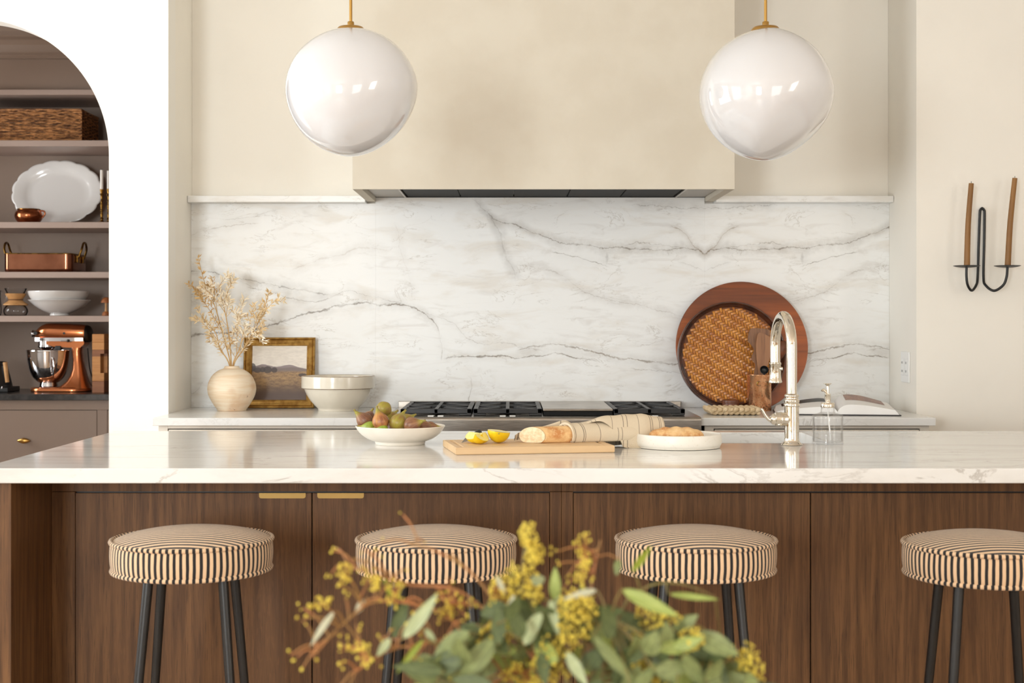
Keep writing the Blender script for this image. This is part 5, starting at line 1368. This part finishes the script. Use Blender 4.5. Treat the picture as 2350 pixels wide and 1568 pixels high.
def wedge(px, D, rotz, tip, label):
    e = thing('lemon_wedge', label, 'lemon', (isl(px, D), D, CTB), 'lemon wedges on the cutting board', rotz=rotz)
    a0, a1 = math.radians(-35), math.radians(35); V, Fs = [], []; nj, nk = 10, 6
    for j in range(nj + 1):
        th_ = PI * j / nj; r0 = math.sin(th_) ** .85; yy = -math.cos(th_) * .036
        for k in range(nk + 1):
            a = -PI / 2 + a0 + (a1 - a0) * k / nk; V.append(Vector((.030 * r0 * math.cos(a), yy, .031 + .030 * r0 * math.sin(a))))
    for j in range(nj):
        for k in range(nk): a = j * (nk + 1) + k; Fs.append((a, a + 1, a + nk + 2, a + nk + 1))
    R_ = Matrix.Rotation(tip, 4, 'Y'); VV = [R_ @ v for v in V]; z_ = min(v.z for v in VV)
    up = Vector((0, 0, -z_ + .0004)); mobj('peel', [v + up for v in VV], Fs, M['peel'], e, 'all')
    for s, k in ((0, 0), (1, nk)):
        edge = [R_ @ (V[j * (nk + 1) + k] * .985 + Vector((0, 0, .031 * .015))) + up for j in range(nj + 1)]
        core = [R_ @ Vector((0, -math.cos(PI * j / nj) * .033, .0325)) + up for j in range(nj + 1)]
        f = [(j, j + 1, nj + 2 + j, nj + 1 + j) if s else (j, nj + 1 + j, nj + 2 + j, j + 1) for j in range(nj)]
        mobj('pulp', edge + core, f, M['pulp'], e, True)
wedge(1084, 4.065, math.radians(35), math.radians(20), 'lemon wedge nearest the knife on the cutting board')
wedge(1106, 4.05, math.radians(-24), math.radians(-10), 'lemon wedge leaning on the lemon half')
kn = thing('paring_knife', 'small paring knife with a black handle lying behind the lemon wedges', 'knife', tuple(P(1075, 1012, 4.12)), world=True)
k0, k1, k2 = P(1059, 1018, 4.07), P(1086, 1004, 4.165), P(1101, 992, 4.22)
k0.z = CTB + .002; k1.z = CTB + .008; k2.z = CTB + .019
dk = (k1 - k0).normalized(); up_ = Vector((-.25, .35, 1)).normalized()
bl = [k0, k0.lerp(k1, .35) + up_ * .009, k0.lerp(k1, .7) + up_ * .012, k1 + up_ * .012, k1 - up_ * .002, k0.lerp(k1, .5) - up_ * .001]
mobj('blade', bl + [v + Vector((.0012, .0012, 0)) for v in bl], [tuple(range(6)), tuple(reversed(range(6, 12)))] + [(k, 6 + k, 6 + (k + 1) % 6, (k + 1) % 6) for k in range(6)], M['steel'], kn)
tube('handle', smooth_path([k1 + up_ * .004, k1.lerp(k2, .5) + up_ * .005, k2 + up_ * .002], 5), [.0065, .0075, .008, .008, .0075, .0075, .008, .0085, .009, .009, .006], M['black'], kn, 12)

# --- baguette in a linen towel
def m_crust():
    n = NT('bread_crust'); co = n.obj()
    a = n.noise(co, 26, 5, .6); b = n.noise(co, 90, 3, .6); s = n.sep(co)
    col = n.mix(n.mapr(a, .38, .66), lin((238, 198, 140)), lin((206, 140, 80)))
    col = n.mix(n.math('MULTIPLY', n.mapr(b, .5, .7), .5), col, lin((244, 216, 168)))
    n.bump(b, .5, .003)
    return n.fin(col, .7)
M['crust'] = m_crust()
M['crumb'] = plain('bread_crumb', (246, 228, 194), .85, c2=(232, 206, 164), vs=120, bump=.6, bs=220)
bA = Vector((isl(1222, 4.085), 4.085, CTB + .0252)); bB = Vector((isl(1452, 4.20), 4.20, CTB + .0252))
bg = thing('baguette', 'cut baguette wrapped in a striped linen towel on the cutting board', 'bread', (bA.x, bA.y, CTB), world=True)
ax_ = (bB - bA).normalized(); sd_ = ax_.cross(Vector((0, 0, 1))).normalized()
def bread_ring(c, r, n=28, seed=0, slant=0.0):
    o_ = []
    for k in range(n):
        a = 2 * PI * k / n; rr0 = r * (1 + .03 * noise.noise(Vector((math.cos(a) * 1.5 + seed, math.sin(a) * 1.5, seed * .7))))
        z_ = math.sin(a) * rr0 * .98
        if z_ < -r * .72: z_ = -r * .72 - (abs(z_) - r * .72) * .15
        o_.append(c + sd_ * (math.cos(a) * rr0) + Vector((0, 0, z_ - r * .0)) + ax_ * slant * math.cos(a))
    return o_
rB = .0268
drop = Vector((0, 0, .0246 - .0252 - .0042))
rings = [bread_ring(bA.lerp(bB, t_) + drop, rB * s, 28, t_ * 6, .030 * (1 - min(1, t_ * 4))) for t_, s in ((0, .97), (.03, 1), (.12, 1.0), (.3, 1.04), (.5, 1.05), (.7, 1.0), (.85, .9), (.95, .6), (1, .2))]
loft('crust', rings, M['crust'], bg, True, False)
f0 = rings[0]; cen = sum(f0, Vector()) / len(f0)
mobj('cut_face', [cen + (v - cen) * .995 - ax_ * .0008 for v in f0] + [cen - ax_ * .0022], [((k + 1) % 28, k, 28) for k in range(28)], M['crumb'], bg, True)
def m_linen():
    n = NT('striped_linen'); co = n.uv(); s = n.sep(co)
    col = n.mix(n.mapr(n.noise(n.scale(co, (60, 60, 1)), 4, 3), .35, .65), lin((226, 210, 184)), lin((212, 194, 166)))
    amt = None
    for c, w in ((.012, .006), (.075, .004), (.088, .003), (.20, .003), (.335, .003), (.365, .003), (.50, .003), (.60, .004), (.635, .004), (.735, .003), (.845, .004), (.865, .004), (.935, .004), (.95, .003)):
        l = n.mapr(n.math('ABSOLUTE', n.math('SUBTRACT', s[0], c)), w * .5, w * 1.0, 1, 0)
        amt = l if amt is None else n.math('MAXIMUM', amt, l)
    col = n.mix(n.math('MULTIPLY', amt, .75), col, lin((96, 80, 66)))
    n.bump(n.noise(n.obj(), 900, 1), .2, .0006)
    return n.fin(col, .9)
M['linen'] = m_linen()
tw = thing('linen_towel', 'striped beige linen towel wrapped round the baguette', 'towel', (bA.x + .15, bA.y + .05, CTB), world=True)
def towel_sheet(name, n_u, n_v, fn):
    V, uv_ = [], []
    for i in range(n_u + 1):
        for j in range(n_v + 1):
            p, q = fn(i / n_u, j / n_v); V.append(p); uv_.append(q)
    Fs = [(i * (n_v + 1) + j, (i + 1) * (n_v + 1) + j, (i + 1) * (n_v + 1) + j + 1, i * (n_v + 1) + j + 1) for i in range(n_u) for j in range(n_v)]
    o = mobj(name, V, Fs, M['linen'], tw, 'all', uv_)
    md = o.modifiers.new('thickness', 'SOLIDIFY'); md.thickness = .0018; md.offset = 1.0
    return o
t0_ = .33        # where the cloth starts along the bread
boardEdge = .26
def wrap(u, v):
    # inner wrap, tight around the loaf
    t_ = t0_ + (1.02 - t0_) * u
    c = bA.lerp(bB, t_) + drop
    r = rB * 1.05 + .0035 + .003 * u + .0015 * noise.noise(Vector((u * 7, v * 3, 1.0)))
    a = math.radians(-62) + math.radians(304) * v
    slant = .010 * math.cos(a) * (1 - u)
    z_ = math.sin(a) * r
    p = c + sd_ * (math.cos(a) * r * 1.04) + ax_ * slant
    p.z = max(c.z + z_, CTB + .0018)
    return p, (u * .5, v)
towel_sheet('inner_wrap', 30, 36, wrap)
def lip(u, v):
    # rolled hem at the mouth of the wrap
    a = math.radians(-62) + math.radians(304) * v; b = 2 * PI * u
    c = bA.lerp(bB, t0_) + drop; r = rB * 1.05 + .005 + .0028 * math.cos(b)
    p = c + sd_ * (math.cos(a) * r * 1.05) + ax_ * (.010 * math.cos(a) + .0035 * math.sin(b)); p.z = max(c.z + math.sin(a) * r, CTB + .002 + .0015 * (1 + math.cos(b)))
    return p, (.02 + .05 * u, v)
towel_sheet('rolled_hem', 8, 36, lip)
def over(u, v):
    # loose outer fold: highest over the right end of the loaf, its hem sweeping down to the front right
    t_ = .30 + .98 * u
    c = bA.lerp(bB, t_)
    x_ = c.x; hgt = .050 + .026 * max(0, min(1, (u - .12) / .35)); hgt -= .010 * max(0, (u - .8) / .2)
    hgt += .0025 * noise.noise(Vector((u * 6, v * 2, 3.3)))
    w0 = .030 + .010 * u                                    # half width behind
    hem = -.2 + 1.55 * max(0, min(1, (u - .05) / .62)) ** 1.25   # how far the front hangs down (0 top .. 1 floor)
    back = 1.0
    s_ = -back + (back + min(1.25, max(.05, hem))) * v              # -1 back floor, 0 top, 1 front floor
    floor_z = CTB if x_ < .262 else max(CT, CTB - (x_ - .262) * .8)
    top_z = CTB + hgt
    if s_ <= 1:
        a = PI / 2 * min(1, abs(s_)); off = math.sin(a) ** .8 * (w0 if s_ > 0 else w0 * 1.1); z_ = floor_z + .002 + (top_z - floor_z - .002) * max(0, math.cos(a)) ** .62
        d_ = off * (1 if s_ > 0 else -1)
    else: d_ = w0 + (s_ - 1) * .06; z_ = floor_z + .002
    d_ += .004 * math.sin(u * 17 + 1.2 * v) * (abs(s_)); 
    p = Vector((c.x, c.y, 0)) + sd_ * d_; p.z = max(z_ + .0015 * math.sin(u * 30 + v * 4), floor_z + .002)
    return p, (.06 + .9 * u + .03 * v, v)
towel_sheet('outer_fold', 48, 32, over)
def corner(u, v):
    # corner of the cloth lying behind and to the left of the cut end
    p0 = Vector((isl(1181, 4.14), 4.14, 0)); p1 = bA.lerp(bB, t0_ + .14)
    c = Vector((p0.x + (p1.x - p0.x) * u, p0.y + (p1.y + .026 - p0.y) * u, 0))
    w_ = .010 + .035 * u
    top = (.014 + .050 * u ** .7) * (1 - .55 * max(0, (u - .7) / .3) ** 2)
    z_ = CTB + .003 + top * v + .003 * math.sin(v * 7 + u * 9)
    p = c + Vector((-.3, 1, 0)).normalized() * (.004 + .018 * u - .012 * v * (1 - u) + .005 * math.sin(u * 13 + v * 2)); p.z = max(z_, CTB + .0025)
    return p, (.95 - .3 * u, v)
towel_sheet('loose_corner', 24, 14, corner)

# --- white dish with a loaf
M['speckle'] = plain('speckled_dish', (242, 236, 224), .35, c2=(232, 222, 206), vs=160, lo=.6, hi=.72)
ds = thing('serving_dish', 'low straight-sided cream dish to the right of the towel', 'dish', (isl(1556.5, 4.19), 4.19, CT))
lathe('body', spline_prof([(0, .001), (.112, .0008), (.120, .003), (.1255, .010), (.1272, .020), (.1262, .036), (.1245, .0405), (.1215, .0405), (.1195, .036), (.119, .016), (.112, .0075), (0, .0065)], 4), M['speckle'], ds, None, 80)
ld = thing('bread_loaf', 'small scored crusty loaf in the cream dish', 'bread', (isl(1552, 4.16), 4.16, CT + .0072))
rings = []
for i in range(41):
    t_ = -1 + 2 * i / 40; ee = math.sqrt(max(0, 1 - abs(t_) ** 2.6)); r = max(.002, ee)
    ring_ = []
    for k in range(28):
        a = 2 * PI * k / 28; bump_ = 1 + .055 * math.cos(t_ * 15 + 1.4 * math.cos(a)) * max(0, math.sin(a)) ** .5
        z_ = .026 + .0285 * r * math.sin(a) * bump_; 
        ring_.append(Vector((t_ * .082, .036 * r * math.cos(a), max(.0003 + .003 * (1 - r), z_))))
    rings.append(ring_)
loft('crust', rings, M['crust'], ld, 'all')

# --- tap
FD = 4.255; fX = isl(1817, FD)
tp = thing('kitchen_tap', 'tall polished nickel gooseneck tap on the island', 'tap', (fX, FD, CT))
lathe('base', spline_prof([(.012, .0004), (.0305, .0006), (.031, .003), (.0285, .006), (.0285, .006), (.0235, .012), (.0215, .022), (.0215, .022)], 3) + spline_prof([(.0215, .022), (.0215, .115), (.0215, .115), (.0235, .116), (.024, .120), (.0235, .124), (.0215, .125), (.0215, .125), (.0225, .130), (.0225, .136), (.0195, .138), (.0195, .144), (.0195, .144), (.0215, .1455), (.0215, .150), (.0185, .152), (.0155, .155)], 3), M['nickel'], tp, None, 40)
arc = [Vector((0, 0, .150)), Vector((0, 0, .20)), Vector((0, 0, .26)), Vector((0, 0, .292))]
rA = .092; dirA = Vector((-.085, 1, 0)).normalized()
for k in range(1, 25):
    a = PI * k / 24 * 1.03; arc.append(Vector((0, 0, .292)) + dirA * (rA - rA * math.cos(a)) + Vector((0, 0, rA * math.sin(a) * 1.03)))
end = arc[-1]; dd = (arc[-1] - arc[-2]).normalized()
arc.append(end + dd * .022)
nk_ = tube('gooseneck', arc, .0155, M['nickel'], tp, 24)
e2 = arc[-1]; qr = Vector((0, 0, -1)).rotation_difference(dd).to_matrix()
lathe('spray_head', [(0, 0), (.0155, 0), (.0155, -.018), (.0185, -.020), (.0185, -.025), (.0170, -.027), (.0175, -.062), (.0185, -.072), (.0205, -.077), (.0205, -.081), (.017, -.083), (0, -.083)], M['nickel'], tp, tuple(e2), 36, True, None, qr)
tube('spray_button', [e2 + dd * .038 + Vector((.014, -.006, 0)), e2 + dd * .038 + Vector((.021, -.009, 0))], [.006, .005], M['nickel'], tp, 12)
hz_ = .078
vb = tube('valve_body', [(-.010, 0, hz_), (-.030, -.002, hz_), (-.031, -.002, hz_), (-.036, -.002, hz_), (-.037, -.002, hz_), (-.050, -.003, hz_), (-.051, -.003, hz_), (-.058, -.003, hz_), (-.066, -.003, hz_)], [.020, .020, .022, .022, .0205, .0205, .017, .0165, .008], M['nickel'], tp, 28)
tube('lever', smooth_path([(-.060, -.003, hz_ - .004), (-.072, -.004, hz_ + .002), (-.082, -.006, hz_ + .014), (-.092, -.008, hz_ + .032)], 5), [.008, .0075, .007, .0065, .006, .0055, .005, .005, .005, .0048, .0046, .0045, .0045, .0045, .0045, .0035], M['nickel'], vb, 12)

# --- soap dispenser
sD = 4.29; sX = isl(1899.5, sD)
so = thing('soap_dispenser', 'clear glass soap dispenser with a nickel pump beside the tap', 'soap dispenser', (sX, sD, CT))
lathe('bottle', spline_prof([(0, .0005), (.043, .0005), (.0465, .004), (.0465, .012), (.0455, .06), (.0462, .080), (.044, .088), (.030, .093), (.022, .097), (.0205, .104), (.0205, .110), (.0205, .110), (.0185, .110), (.0185, .103), (.0205, .0955), (.03, .0905), (.0425, .085), (.0438, .078), (.0432, .06), (.044, .014), (.04, .007), (0, .006)], 3), M['glass'], so, None, 48)
lathe('liquid', spline_prof([(0, .0068), (.039, .0075), (.0428, .014), (.0425, .034), (.0425, .034), (0, .034)], 3), M['glass'], so, None, 40)
tube('dip_tube', [(0, 0, .108), (.004, 0, .06), (.010, 0, .012)], .0022, M['plastic'], so, 8)
lathe('collar', [(.010, .1105), (.0200, .1105), (.0205, .112), (.0205, .124), (.019, .1255), (.008, .1257)], M['nickel'], so, None, 36)
lathe('pump_body', [(.004, .1255), (.0085, .1256), (.0085, .148), (.009, .149), (.009, .152), (.004, .1525)], M['nickel'], so, None, 24)
tube('pump_rod', [(0, 0, .152), (0, 0, .178)], .0040, M['nickel'], so, 12)
lathe('push_plate', spline_prof([(0, .174), (.004, .175), (.007, .1795), (.0115, .182), (.0115, .1835), (.008, .184), (0, .1842)], 3), M['nickel'], so, None, 24)
tube('spout', smooth_path([(0, 0, .154), (-.006, 0, .158), (-.013, 0, .164), (-.018, -.002, .161)], 4), [.0042] * 9 + [.0036] * 4, M['nickel'], so, 10)

# ================================================================== eucalyptus in the foreground
ED = 1.55
TZ = .715
tb = thing('side_table', 'round wooden table in the foreground below the eucalyptus', 'table', (P(1330, 0, ED).x, ED, 0))
lathe('table_top', [(0, TZ - .03), (.27, TZ - .03), (.285, TZ - .024), (.288, TZ - .015), (.285, TZ - .004), (.28, TZ), (0, TZ)], M['walnut'], tb, None, 64)
lathe('pedestal', spline_prof([(0, .0005), (.17, .0005), (.17, .015), (.05, .04), (.035, .12), (.03, .4), (.045, TZ - .06), (.09, TZ - .0305)], 4), M['walnut'], tb, None, 40)
vX = P(1330, 0, ED).x
fv = thing('flower_vase', 'low stoneware vase holding the eucalyptus', 'vase', (vX, ED, TZ))
lathe('body', spline_prof([(0, .0005), (.045, .0005), (.062, .02), (.068, .045), (.058, .07), (.045, .082), (.044, .088), (.044, .088), (.040, .088), (.041, .08), (.055, .068), (.063, .045), (.057, .02), (.04, .006), (0, .005)], 4), M['stoneware'], fv, None, 48)
def m_leaf(name, c1, c2):
    n = NT(name); co = n.obj(); s = n.sep(co)
    col = n.mix(n.mapr(n.noise(co, 3.5, 3), .35, .65), lin(c1), lin(c2))
    rib = n.mapr(n.math('ABSOLUTE', s[0]), .0, .05, .5, 0)
    col = n.mix(rib, col, lin(tuple(min(255, c * 1.25) for c in c1)))
    n.fin(col, .5)
    n.b.inputs['Transmission Weight'].default_value = 0.0
    tr = n.n('ShaderNodeBsdfTranslucent'); n.set(tr.inputs[0], col); mx_ = n.n('ShaderNodeMixShader'); mx_.inputs[0].default_value = .25
    n.t.links.new(n.b.outputs[0], mx_.inputs[1]); n.t.links.new(tr.outputs[0], mx_.inputs[2]); n.t.links.new(mx_.outputs[0], n.t.nodes['Material Output'].inputs[0])
    return n.m
LM = {'p': m_leaf('pale_leaf', (190, 200, 156), (170, 182, 136)), 'w': m_leaf('silvery_leaf', (212, 210, 184), (192, 194, 162)), 'g': m_leaf('sage_leaf', (146, 156, 100), (124, 134, 84)),
      'd': m_leaf('grey_green_leaf', (104, 116, 72), (84, 96, 58)), 'y': m_leaf('lime_leaf', (158, 168, 58), (132, 146, 48)), 'l': m_leaf('fresh_leaf', (174, 186, 104), (148, 164, 82))}
M['redtwig'] = plain('red_twig', (180, 116, 68), .6, c2=(150, 112, 60), vs=30)
M['greentwig'] = plain('green_twig', (140, 128, 70), .6, c2=(120, 100, 56), vs=30)
M['seed'] = plain('yellow_seed', (232, 210, 84), .6, c2=(206, 178, 62), vs=60)
def leaf_mesh(bend, wv):
    V, Fs = [], []; n_ = 10
    for i in range(n_ + 1):
        t_ = i / n_; w = math.sin(PI * min(1, t_ ** .85)) ** .8 * .5 * (1 - .15 * t_) if 0 < i < n_ else .004
        z = bend * (t_ - t_ * t_) * 1.2; x0 = .05 * math.sin(t_ * 3 + wv)
        V += [Vector((x0 - w, t_, z + .10 * w * (1 + wv * .3))), Vector((x0, t_, z - .02)), Vector((x0 + w, t_, z + .10 * w))]
    for i in range(n_):
        for k in (0, 1): a = i * 3 + k; Fs.append((a, a + 1, a + 4, a + 3))
    return V, Fs
LEAVES = {}
for m in LM:
    for b_, (bend, wv) in enumerate(((.12, .2), (-.15, 1.0), (.25, -.5))):
        V, Fs = leaf_mesh(bend, wv); me = bpy.data.meshes.new('leaf'); me.from_pydata([tuple(v) for v in V], [], Fs); me.materials.append(LM[m])
        me.polygons.foreach_set('use_smooth', [True] * len(me.polygons)); LEAVES[(m, b_)] = me
re_ = random.Random(5)
def c2(x, y): return (680 + x / 3.752, 1150 + y / 3.752)
def c3(x, y): return (1200 + x / 3.752, 1150 + y / 3.752)
# leaves read off the photograph: base, tip, width (crop px), kind, nearer (+) or further
TR = [(c2(915, 1190), c2(1215, 790), 130, 'p', .05), (c2(830, 1190), c2(950, 830), 130, 'd', -.02), (c2(330, 950), c2(120, 1255), 62, 'w', .03), (c2(590, 850), c2(510, 975), 70, 'w', 0), (c2(815, 1185), c2(690, 1340), 80, 'p', .02),
 (c2(1100, 1190), c2(860, 1490), 62, 'y', .04), (c2(1105, 1095), c2(1205, 1215), 60, 'p', .03), (c2(1715, 640), c2(1805, 810), 52, 'w', .03), (c2(1880, 800), c2(1810, 1030), 52, 'w', .02), (c2(2225, 870), c2(2230, 565), 112, 'l', .0),
 (c2(2120, 965), c2(1950, 1235), 130, 'p', .06), (c2(1600, 1080), c2(1190, 1520), 240, 'd', .02), (c2(1700, 1180), c2(1400, 1570), 200, 'g', .05), (c2(1330, 1260), c2(1190, 1400), 90, 'p', .0), (c2(1900, 610), c2(1830, 670), 50, 'l', -.03),
 (c2(760, 660), c2(860, 900), 60, 'y', -.04), (c2(2326, 830), c2(2180, 900), 70, 'p', .02),
 (c3(850, 760), c3(1345, 995), 135, 'l', .06), (c3(1250, 800), c3(1690, 850), 62, 'l', .0), (c3(935, 610), c3(1110, 385), 72, 'y', .0), (c3(830, 500), c3(800, 645), 72, 'g', -.03), (c3(610, 1150), c3(970, 1570), 115, 'g', .08),
 (c3(1390, 1310), c3(1560, 1620), 150, 'g', .07), (c3(1500, 1130), c3(1860, 1340), 200, 'g', .03), (c3(380, 1295), c3(550, 1600), 115, 'p', .07), (c3(640, 770), c3(340, 850), 66, 'w', .04), (c3(860, 950), c3(1020, 1130), 140, 'd', .0),
 (c3(1290, 1110), c3(1510, 975), 140, 'g', .01), (c3(230, 850), c3(310, 1160), 85, 'p', .03), (c3(0, 1240), c3(160, 960), 120, 'p', .05), (c3(1050, 1100), c3(1270, 1430), 180, 'd', .02), (c3(1180, 1150), c3(1380, 1260), 170, 'd', -.01),
 (c3(60, 700), c3(190, 660), 110, 'p', -.03), (c3(560, 900), c3(500, 700), 80, 'l', -.04), (c3(150, 1300), c3(200, 1600), 130, 'd', .04), (c3(900, 1380), c3(760, 1600), 140, 'd', .03), (c3(1620, 1360), c3(1780, 1600), 160, 'd', .02), (c3(1100, 1400), c3(1330, 1560), 120, 'g', .06)]
STEMS = [ # tip and bend in px, twig colour, label
 ([(1290, 1540), (1060, 1440), (880, 1380), (790, 1430), (725, 1500)], 'redtwig', 'red twigged eucalyptus stem arching furthest left'),
 ([(1290, 1530), (1100, 1390), (930, 1340), (830, 1310), (790, 1300)], 'redtwig', 'red twigged eucalyptus stem crossing below the second stool'),
 ([(1300, 1530), (1120, 1360), (1010, 1270), (940, 1250)], 'redtwig', 'thin eucalyptus stem in front of the second stool seat'),
 ([(1310, 1530), (1220, 1390), (1200, 1300), (1212, 1222)], 'greentwig', 'upright eucalyptus stem topped with yellow seeds beside the second stool'),
 ([(1330, 1530), (1310, 1420), (1285, 1370), (1275, 1310)], 'greentwig', 'short upright eucalyptus stem in the middle of the bunch'),
 ([(1340, 1530), (1350, 1400), (1365, 1300), (1378, 1240)], 'redtwig', 'upright russet eucalyptus stem left of the third stool'),
 ([(1350, 1530), (1420, 1420), (1480, 1350), (1560, 1340), (1640, 1370)], 'greentwig', 'eucalyptus stem reaching right below the third stool'),
 ([(1350, 1540), (1470, 1450), (1580, 1430), (1650, 1470)], 'greentwig', 'eucalyptus stem arching over the right of the bunch'),
 ([(1360, 1545), (1500, 1500), (1640, 1500), (1740, 1560)], 'greentwig', 'lowest eucalyptus stem drooping to the right'),
 ([(1320, 1540), (1240, 1480), (1140, 1450), (1040, 1500), (1000, 1570)], 'greentwig', 'eucalyptus stem with broad leaves drooping front left'),
 ([(1335, 1545), (1340, 1480), (1360, 1440), (1400, 1420)], 'greentwig', 'eucalyptus stem with yellow seeds at the front of the bunch'),
 ([(1300, 1545), (1130, 1480), (960, 1480), (880, 1500), (820, 1540)], 'redtwig', 'low wispy eucalyptus stem at the left of the bunch'),
]
stems = []
for i, (path, tw_, lb) in enumerate(STEMS):
    off = (-.05, .04, .06, .02, .05, .04, .0, -.02, -.05, -.07, -.08, -.06)[i]
    n_ = len(path); pts = [Vector((vX + (i % 4 - 1.5) * .008, ED + (i // 4 - 1) * .010, TZ + .03)), Vector((vX + (i % 4 - 1.5) * .014, ED + (i // 4 - 1) * .014, TZ + .10))]
    pts += [P(a, b, ED + off * (k + 1) / n_) for k, (a, b) in enumerate(path[1:])]
    e = thing('eucalyptus_stem', lb, 'eucalyptus', tuple(pts[0]), 'eucalyptus stems in the foreground', world=True)
    sp_ = smooth_path(pts, 7); stems.append([e, sp_, tw_, [(sp_, [.0022 - .0014 * k / (len(sp_) - 1) for k in range(len(sp_))])], [], [0]])
def nearest(p):
    best = None
    for st in stems:
        for q in st[1][8:]:
            d = (q - p).length + st[5][0] * .0015
            if best is None or d < best[0]: best = (d, st, q)
    return best
def add_leaf(base, tip, w, kind, roll):
    d, st, q = nearest(base)
    o = bpy.data.objects.new('leaf', LEAVES[(kind, re_.randrange(3))]); COL.objects.link(o); o.parent = st[0]
    L = (tip - base).length; y = (tip - base).normalized()
    nrm = Vector((math.sin(roll), -math.cos(roll), .25)); nrm = (nrm - y * nrm.dot(y)).normalized(); x = y.cross(nrm)
    R = Matrix((x, y, nrm)).transposed().to_4x4()
    o.matrix_local = Matrix.Translation(base - Vector(st[0].location)) @ R @ Matrix.Diagonal((w, L, L * .8, 1))
    md = q.lerp(base, .5) + Vector((0, 0, .004))
    st[3].append(([q, md, base, base.lerp(tip, .06)], [.0012, .0010, .0008, .0006])); st[5][0] += 1
for b, t_, w, k, near in TR:
    D = ED - near * .8 - .02
    add_leaf(P(b[0], b[1], D), P(t_[0], t_[1], D + re_.uniform(-.025, .015)), w / 3.752 * D / F, k, re_.uniform(-.35, .35))
def mound(x):  # upper outline of the dense part of the bunch (px)
    pts = [(980, 1540), (1060, 1450), (1130, 1390), (1200, 1370), (1300, 1380), (1400, 1400), (1480, 1420), (1560, 1440), (1640, 1480), (1700, 1530), (1760, 1590)]
    for (a, b), (c, d) in zip(pts, pts[1:]):
        if a <= x <= c: return b + (d - b) * (x - a) / (c - a)
    return 1600
for k in range(190):
    x = re_.uniform(1000, 1735); y0 = mound(x) + 15; y = re_.uniform(y0, 1650)
    if y > 1645: continue
    D = ED + re_.uniform(-.10, .10)
    a = math.atan2(y - 1700, x - 1330) + re_.uniform(-.9, .9); L = re_.uniform(85, 155)
    b = P(x, y, D); t_ = P(x + math.cos(a) * L * .8, max(y + math.sin(a) * L * .6, mound(min(1750, max(985, x + math.cos(a) * L * .8))) - 5), D + re_.uniform(-.04, .04))
    if (t_ - b).length < .015: continue
    add_leaf(b, t_, re_.uniform(30, 62) * D / F, re_.choice('ggdddgld'), re_.uniform(-.9, .9))
# seed clusters and side twigs
SEEDS = [(c2(2000, 300), 60, 90, 34), (c2(2060, 460), 60, 60, 16), (c2(1900, 700), 90, 130, 36), (c2(1750, 790), 80, 110, 30), (c2(2050, 800), 60, 80, 14), (c3(470, 910), 130, 100, 60), (c3(450, 1080), 120, 110, 50), (c3(650, 1080), 140, 60, 34), (c3(920, 1250), 120, 130, 60), (c3(1150, 1010), 160, 70, 36), (c3(1450, 1190), 90, 80, 30),
 (c3(1700, 1350), 160, 90, 40), (c3(1950, 1400), 80, 120, 40), (c3(1890, 1520), 140, 60, 36), (c3(90, 500), 60, 120, 20), (c3(1100, 1480), 160, 80, 40), (c3(520, 420), 60, 140, 12), (c3(520, 640), 60, 90, 14), (c2(1350, 900), 160, 100, 22), (c2(850, 800), 60, 110, 12), (c2(1700, 1150), 120, 120, 34), (c2(2200, 1400), 140, 120, 40), (c2(1950, 1480), 160, 90, 34), (c2(480, 1260), 110, 30, 10), (c2(600, 1340), 60, 80, 10), (c2(200, 880), 70, 40, 9), (c2(410, 620), 50, 80, 12), (c2(660, 690), 60, 70, 12), (c3(300, 1200), 120, 120, 36)]
seedg = {}
for (cx, cy), rx, ry, n_ in SEEDS:
    D = ED - .03 + re_.uniform(-.03, .03); c = P(cx, cy, D); d, st, q = nearest(c)
    hub = q.lerp(c, .7); st[3].append((smooth_path([q, q.lerp(c, .5) + Vector((0, 0, .006)), c], 3), .0011))
    for k in range(int(n_ * 2.8)):
        a = re_.uniform(0, 2 * PI); r = 1.3 * re_.random() ** .6
        p = c + Vector((math.cos(a) * r * rx / 3.752 * D / F, re_.uniform(-.02, .02), math.sin(a) * r * ry / 3.752 * D / F))
        st[4].append((p, re_.uniform(.0011, .0022)))
        if k % 2 == 0: st[3].append(([c.lerp(hub, .3), p], .0006))
# wispy red side twigs on the left
for k in range(60):
    st = stems[re_.choice((0, 0, 1, 1, 2, 5, 11, 11))]; sp_ = st[1]; q = sp_[re_.randrange(int(len(sp_) * .4), len(sp_))]
    d = Vector((re_.uniform(-1, .5), re_.uniform(-.5, .5), re_.uniform(-.7, .9))).normalized(); L = re_.uniform(.02, .055)
    t_ = smooth_path([q, q + d * L * .5 + Vector((0, 0, .006)), q + d * L], 3); st[3].append((t_, [.0010] * (len(t_) - 1) + [.0006]))
    for z in range(re_.randrange(1, 4)): st[4].append((t_[-1] + Vector((re_.uniform(-.006, .006), re_.uniform(-.006, .006), re_.uniform(-.006, .006))), re_.uniform(.0011, .0021)))
icos = bmesh.new(); bmesh.ops.create_icosphere(icos, subdivisions=1, radius=1.0); IV = [v.co.copy() for v in icos.verts]; IF = [tuple(v.index for v in f.verts) for f in icos.faces]; icos.free()
for e, sp_, tw_, tl_, sd, _ in stems:
    tubes('twig', tl_, M[tw_], e, 6)
    if sd:
        V, Fs = [], []
        for p, r in sd:
            i = len(V); V += [p + Vector((v.x * r, v.y * r, v.z * r * 1.25)) for v in IV]; Fs += [tuple(i + q for q in f) for f in IF]
        tag(mobj('seeds', V, Fs, M['seed'], e, True), kind='stuff')
